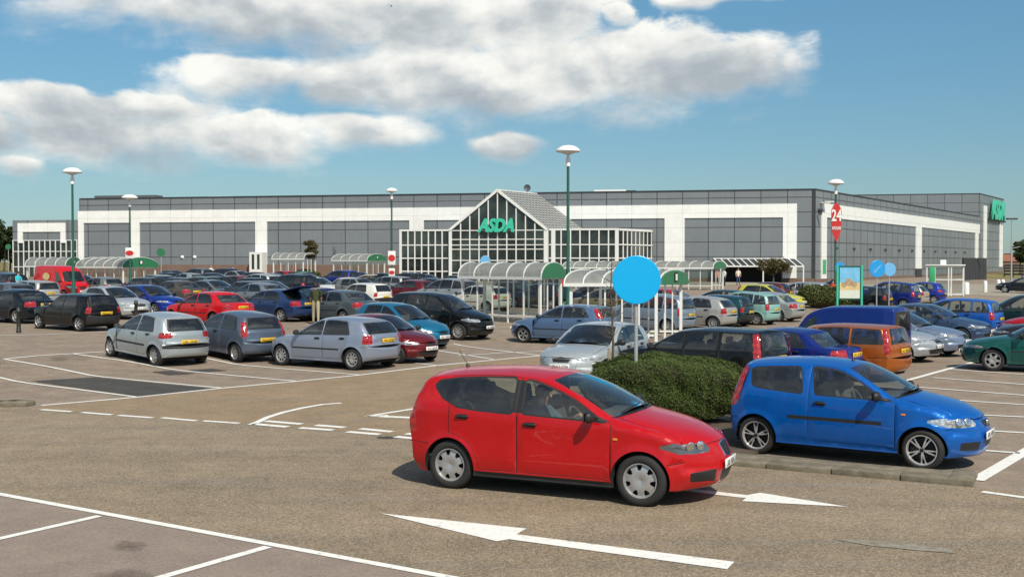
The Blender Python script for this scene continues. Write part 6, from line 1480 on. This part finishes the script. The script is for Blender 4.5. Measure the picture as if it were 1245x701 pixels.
for j, px in enumerate((684, 655)):
    p = at(px, 22.6 + j); b = MB(); rnd = random.Random(11 + j)
    for i in range(14): a = rnd.uniform(0, 6.28); d = Vector((math.cos(a) * .3, math.sin(a) * .3, 1)).normalized(); l = rnd.uniform(.3, .95 - .3 * j); b.tube([(0, 0, 0), d * l * .6, d * l + Vector((rnd.uniform(-.08, .08), 0, .05))], [.008, .006, .002], 'twig', 5)
    o = b.build('bare_shrub', None); o.location = p; tag(o, ('dark bare twiggy shrub before the bonnet of the silver hatchback', 'smaller bare shrub at the nose of the silver hatchback')[j], 'shrub', 'bare shrubs')
# fence and a house far behind on the right
p0, p1 = at(1221, 176), at(1300, 168); b = MB(); q = p1 - p0
for i in range(8): f = i / 7; b.bar((q.x * f, q.y * f, 0), (q.x * f, q.y * f, 1.9), .14, .14, 'dark_metal')
for z in (.5, 1.0, 1.45, 1.85): b.bar((0, 0, z), (q.x, q.y, z), .06, .26, 'dark_metal')
o = b.build('rail_fence', None); o.location = p0; tag(o, 'dark horizontal railing before the trees on the far right', 'fence')
p = at(1229, 300); o = empty('house', p); tag(o, 'distant house with a red tiled roof beyond the railing', 'house'); hz = zat(309, 300) - p.z
b = MB(); b.box(-2.6, 2.6, 0, 6, 0, hz - 1.9, 'brick'); b.build('wall', o)
b = MB(); b.hexa([(-3, -.3, hz - 1.9), (3, -.3, hz - 1.9), (3, 6.3, hz - 1.9), (-3, 6.3, hz - 1.9), (-3, 2.9, hz), (3, 2.9, hz), (3, 3.1, hz), (-3, 3.1, hz)], 'roof_tile'); b.build('roof', o)
# ------------------------------------------------------------------ daylight, clouds
SUN_AZ, SUN_EL = -66, 48
sd = Vector((math.cos(R(SUN_AZ)) * math.cos(R(SUN_EL)), math.sin(R(SUN_AZ)) * math.cos(R(SUN_EL)), math.sin(R(SUN_EL))))
li = bpy.data.lights.new('sun', 'SUN'); li.energy = 3.9; li.angle = R(.53); li.color = (1, .93, .79)
lo = bpy.data.objects.new('sun', li); COL.objects.link(lo); lo.rotation_euler = sd.to_track_quat('Z', 'Y').to_euler(); lo.location = (0, 0, 60)
W = bpy.data.worlds.new('World'); S.world = W; W.use_nodes = True; t = W.node_tree; t.nodes.clear()
n = N.__new__(N); n.t = t; n.out = t.nodes.new('ShaderNodeOutputWorld')
sky = n.n('ShaderNodeTexSky', sky_type='NISHITA'); sky.sun_disc = False; sky.sun_elevation = R(SUN_EL); sky.sun_rotation = R(90 - SUN_AZ)
sky.altitude = 0; sky.air_density = 1.0; sky.dust_density = .12; sky.ozone_density = 3.0
skyc = n.mix(1.0, sky.outputs[0], (.80, .97, .93, 1), 'MULTIPLY')
tc = n.n('ShaderNodeTexCoord').outputs['Generated']; nz = n.n('ShaderNodeVectorMath', operation='NORMALIZE'); n.l(tc, nz.inputs[0])
s3 = n.n('ShaderNodeSeparateXYZ'); n.l(nz.outputs[0], s3.inputs[0])
u = n.math('ARCTAN2', s3.outputs[0], s3.outputs[1]); v = n.math('ARCSINE', s3.outputs[2])
cb = n.n('ShaderNodeCombineXYZ'); n.l(u, cb.inputs[0]); n.l(v, cb.inputs[1]); uv = cb.outputs[0]
mp = n.n('ShaderNodeMapping'); mp.inputs['Scale'].default_value = (1, 1.7, 1); n.l(uv, mp.inputs[0])
wc = n.noise(mp.outputs[0], 9, 3, .5, 0, True)
wv = n.n('ShaderNodeVectorMath', operation='SUBTRACT'); n.l(wc, wv.inputs[0]); wv.inputs[1].default_value = (.5, .5, .5)
ws = n.n('ShaderNodeVectorMath', operation='MULTIPLY'); n.l(wv.outputs[0], ws.inputs[0]); ws.inputs[1].default_value = (.075, .035, 0)
wa = n.n('ShaderNodeVectorMath', operation='ADD'); n.l(uv, wa.inputs[0]); n.l(ws.outputs[0], wa.inputs[1]); uvw = wa.outputs[0]
blobs = [(545, 92, 190, 58), (690, 88, 195, 78), (850, 80, 130, 62), (590, 122, 150, 40), (915, 72, 78, 48), (300, 8, 285, 54), (500, 24, 205, 62), (650, 22, 130, 48), (745, 20, 42, 16), (290, 92, 120, 36), (400, 105, 90, 32),
         (40, 128, 130, 30), (185, 132, 120, 30), (130, 166, 200, 48), (300, 172, 120, 42), (430, 160, 120, 36), (25, 196, 50, 15), (615, 177, 62, 21), (870, -2, 85, 12), (-60, 150, 130, 45)]
D = None; num = None; den = None
for (px, py, rx, ry) in blobs:
    r_ = ray(px, py).normalized(); c = (math.atan2(r_.x, r_.y), math.asin(r_.z), 0)
    a = n.n('ShaderNodeVectorMath', operation='SUBTRACT'); n.l(uvw, a.inputs[0]); a.inputs[1].default_value = c
    m = n.n('ShaderNodeVectorMath', operation='MULTIPLY'); n.l(a.outputs[0], m.inputs[0]); m.inputs[1].default_value = (F / rx, F / ry, 0)
    l = n.n('ShaderNodeVectorMath', operation='LENGTH'); n.l(m.outputs[0], l.inputs[0]); d = n.math('SUBTRACT', 1.0, l.outputs['Value'])
    w = n.math('POWER', n.math('MAXIMUM', n.math('ADD', d, .45), .0001), 3.0)
    sy = n.n('ShaderNodeSeparateXYZ'); n.l(m.outputs[0], sy.inputs[0]); q = n.math('MULTIPLY', w, sy.outputs[1])
    D = d if D is None else n.math('MAXIMUM', D, d); num = q if num is None else n.math('ADD', num, q); den = w if den is None else n.math('ADD', den, w)
vy = n.math('DIVIDE', num, n.math('ADD', den, .0001))
fm = n.n('ShaderNodeMapping'); fm.inputs['Scale'].default_value = (1, 1.6, 1); n.l(uv, fm.inputs[0])
def off(dx, dy):
    om = n.n('ShaderNodeVectorMath', operation='ADD'); n.l(fm.outputs[0], om.inputs[0]); om.inputs[1].default_value = (dx, dy, 0); return om.outputs[0]
f1 = n.noise(fm.outputs[0], 11, 9, .58, .25)
wisp = n.n('ShaderNodeMapping'); wisp.inputs['Scale'].default_value = (.55, 2.2, 1); n.l(uv, wisp.inputs[0]); fw = n.noise(wisp.outputs[0], 16, 7, .62, .3)
fs = n.noise(fm.outputs[0], 15, 7, .55, .2); f2 = n.noise(off(.006, .022), 15, 7, .55, .2)
g1 = n.noise(fm.outputs[0], 6.5, 2, .5); g2 = n.noise(off(.012, .04), 6.5, 2, .5)
dens = n.math('ADD', D, n.math('ADD', n.math('MULTIPLY', n.math('SUBTRACT', f1, .5), 1.9), n.math('MULTIPLY', n.math('SUBTRACT', fw, .5), n.mapr(vy, -.3, .3, 1.0, .3))))
f3 = n.noise(nz.outputs[0], 2.6, 7, .55); other = n.math('MULTIPLY', n.mapr(f3, .47, .66, 0, 1), n.mapr(s3.outputs[1], .75, .55, 0, 1))
soft = n.mapr(vy, -.5, .4, .92, .34)
x_ = n.math('DIVIDE', n.math('ADD', dens, .05), soft, clamp=True)
alpha = n.math('MULTIPLY', n.math('MULTIPLY', n.math('MULTIPLY', x_, x_), n.math('SUBTRACT', 3.0, n.math('MULTIPLY', x_, 2.0))), n.mapr(v, .02, .06, 0, 1), clamp=True)
light = n.math('ADD', n.mapr(vy, -.55, .35, .0, .52), n.math('MULTIPLY', n.math('SUBTRACT', fs, f2), 1.3))
light = n.math('ADD', light, n.math('MULTIPLY', n.math('SUBTRACT', g1, g2), 1.7))
light = n.math('ADD', light, n.mapr(dens, .05, .9, .34, .06))
cc = n.ramp(light, [(.0, (3.7, 4.1, 4.4, 1)), (.26, (4.9, 5.25, 5.4, 1)), (.5, (6.7, 6.8, 6.6, 1)), (.8, (8.7, 8.6, 8.1, 1))])
al = n.math('MAXIMUM', n.math('MULTIPLY', alpha, .96), n.math('MULTIPLY', other, .8))
# the low band of this seaside sky stays a deep clear blue
tint = n.ramp(n.mapr(v, 0, .5, 0, 1), [(0, (.45, .50, .65, 1)), (.14, (.60, .625, .69, 1)), (.45, (.72, .85, .885, 1)), (1, (1, 1, 1, 1))])
col = n.mix(al, n.mix(1.0, skyc, tint, 'MULTIPLY'), cc)
bg = n.n('ShaderNodeBackground'); n.l(col, bg.inputs[0]); bg.inputs[1].default_value = .10; n.l(bg.outputs[0], n.out.inputs[0])
# ------------------------------------------------------------------ picture settings
S.render.engine = 'CYCLES'; S.cycles.samples = 64; S.cycles.use_denoising = True; S.cycles.max_bounces = 8; S.cycles.transparent_max_bounces = 24
S.cycles.caustics_reflective = False; S.cycles.caustics_refractive = False; S.cycles.sample_clamp_indirect = 6
S.view_settings.view_transform = 'Standard'; S.view_settings.look = 'None'; S.view_settings.exposure = .22; S.view_settings.gamma = 1; S.view_settings.use_curve_mapping = False
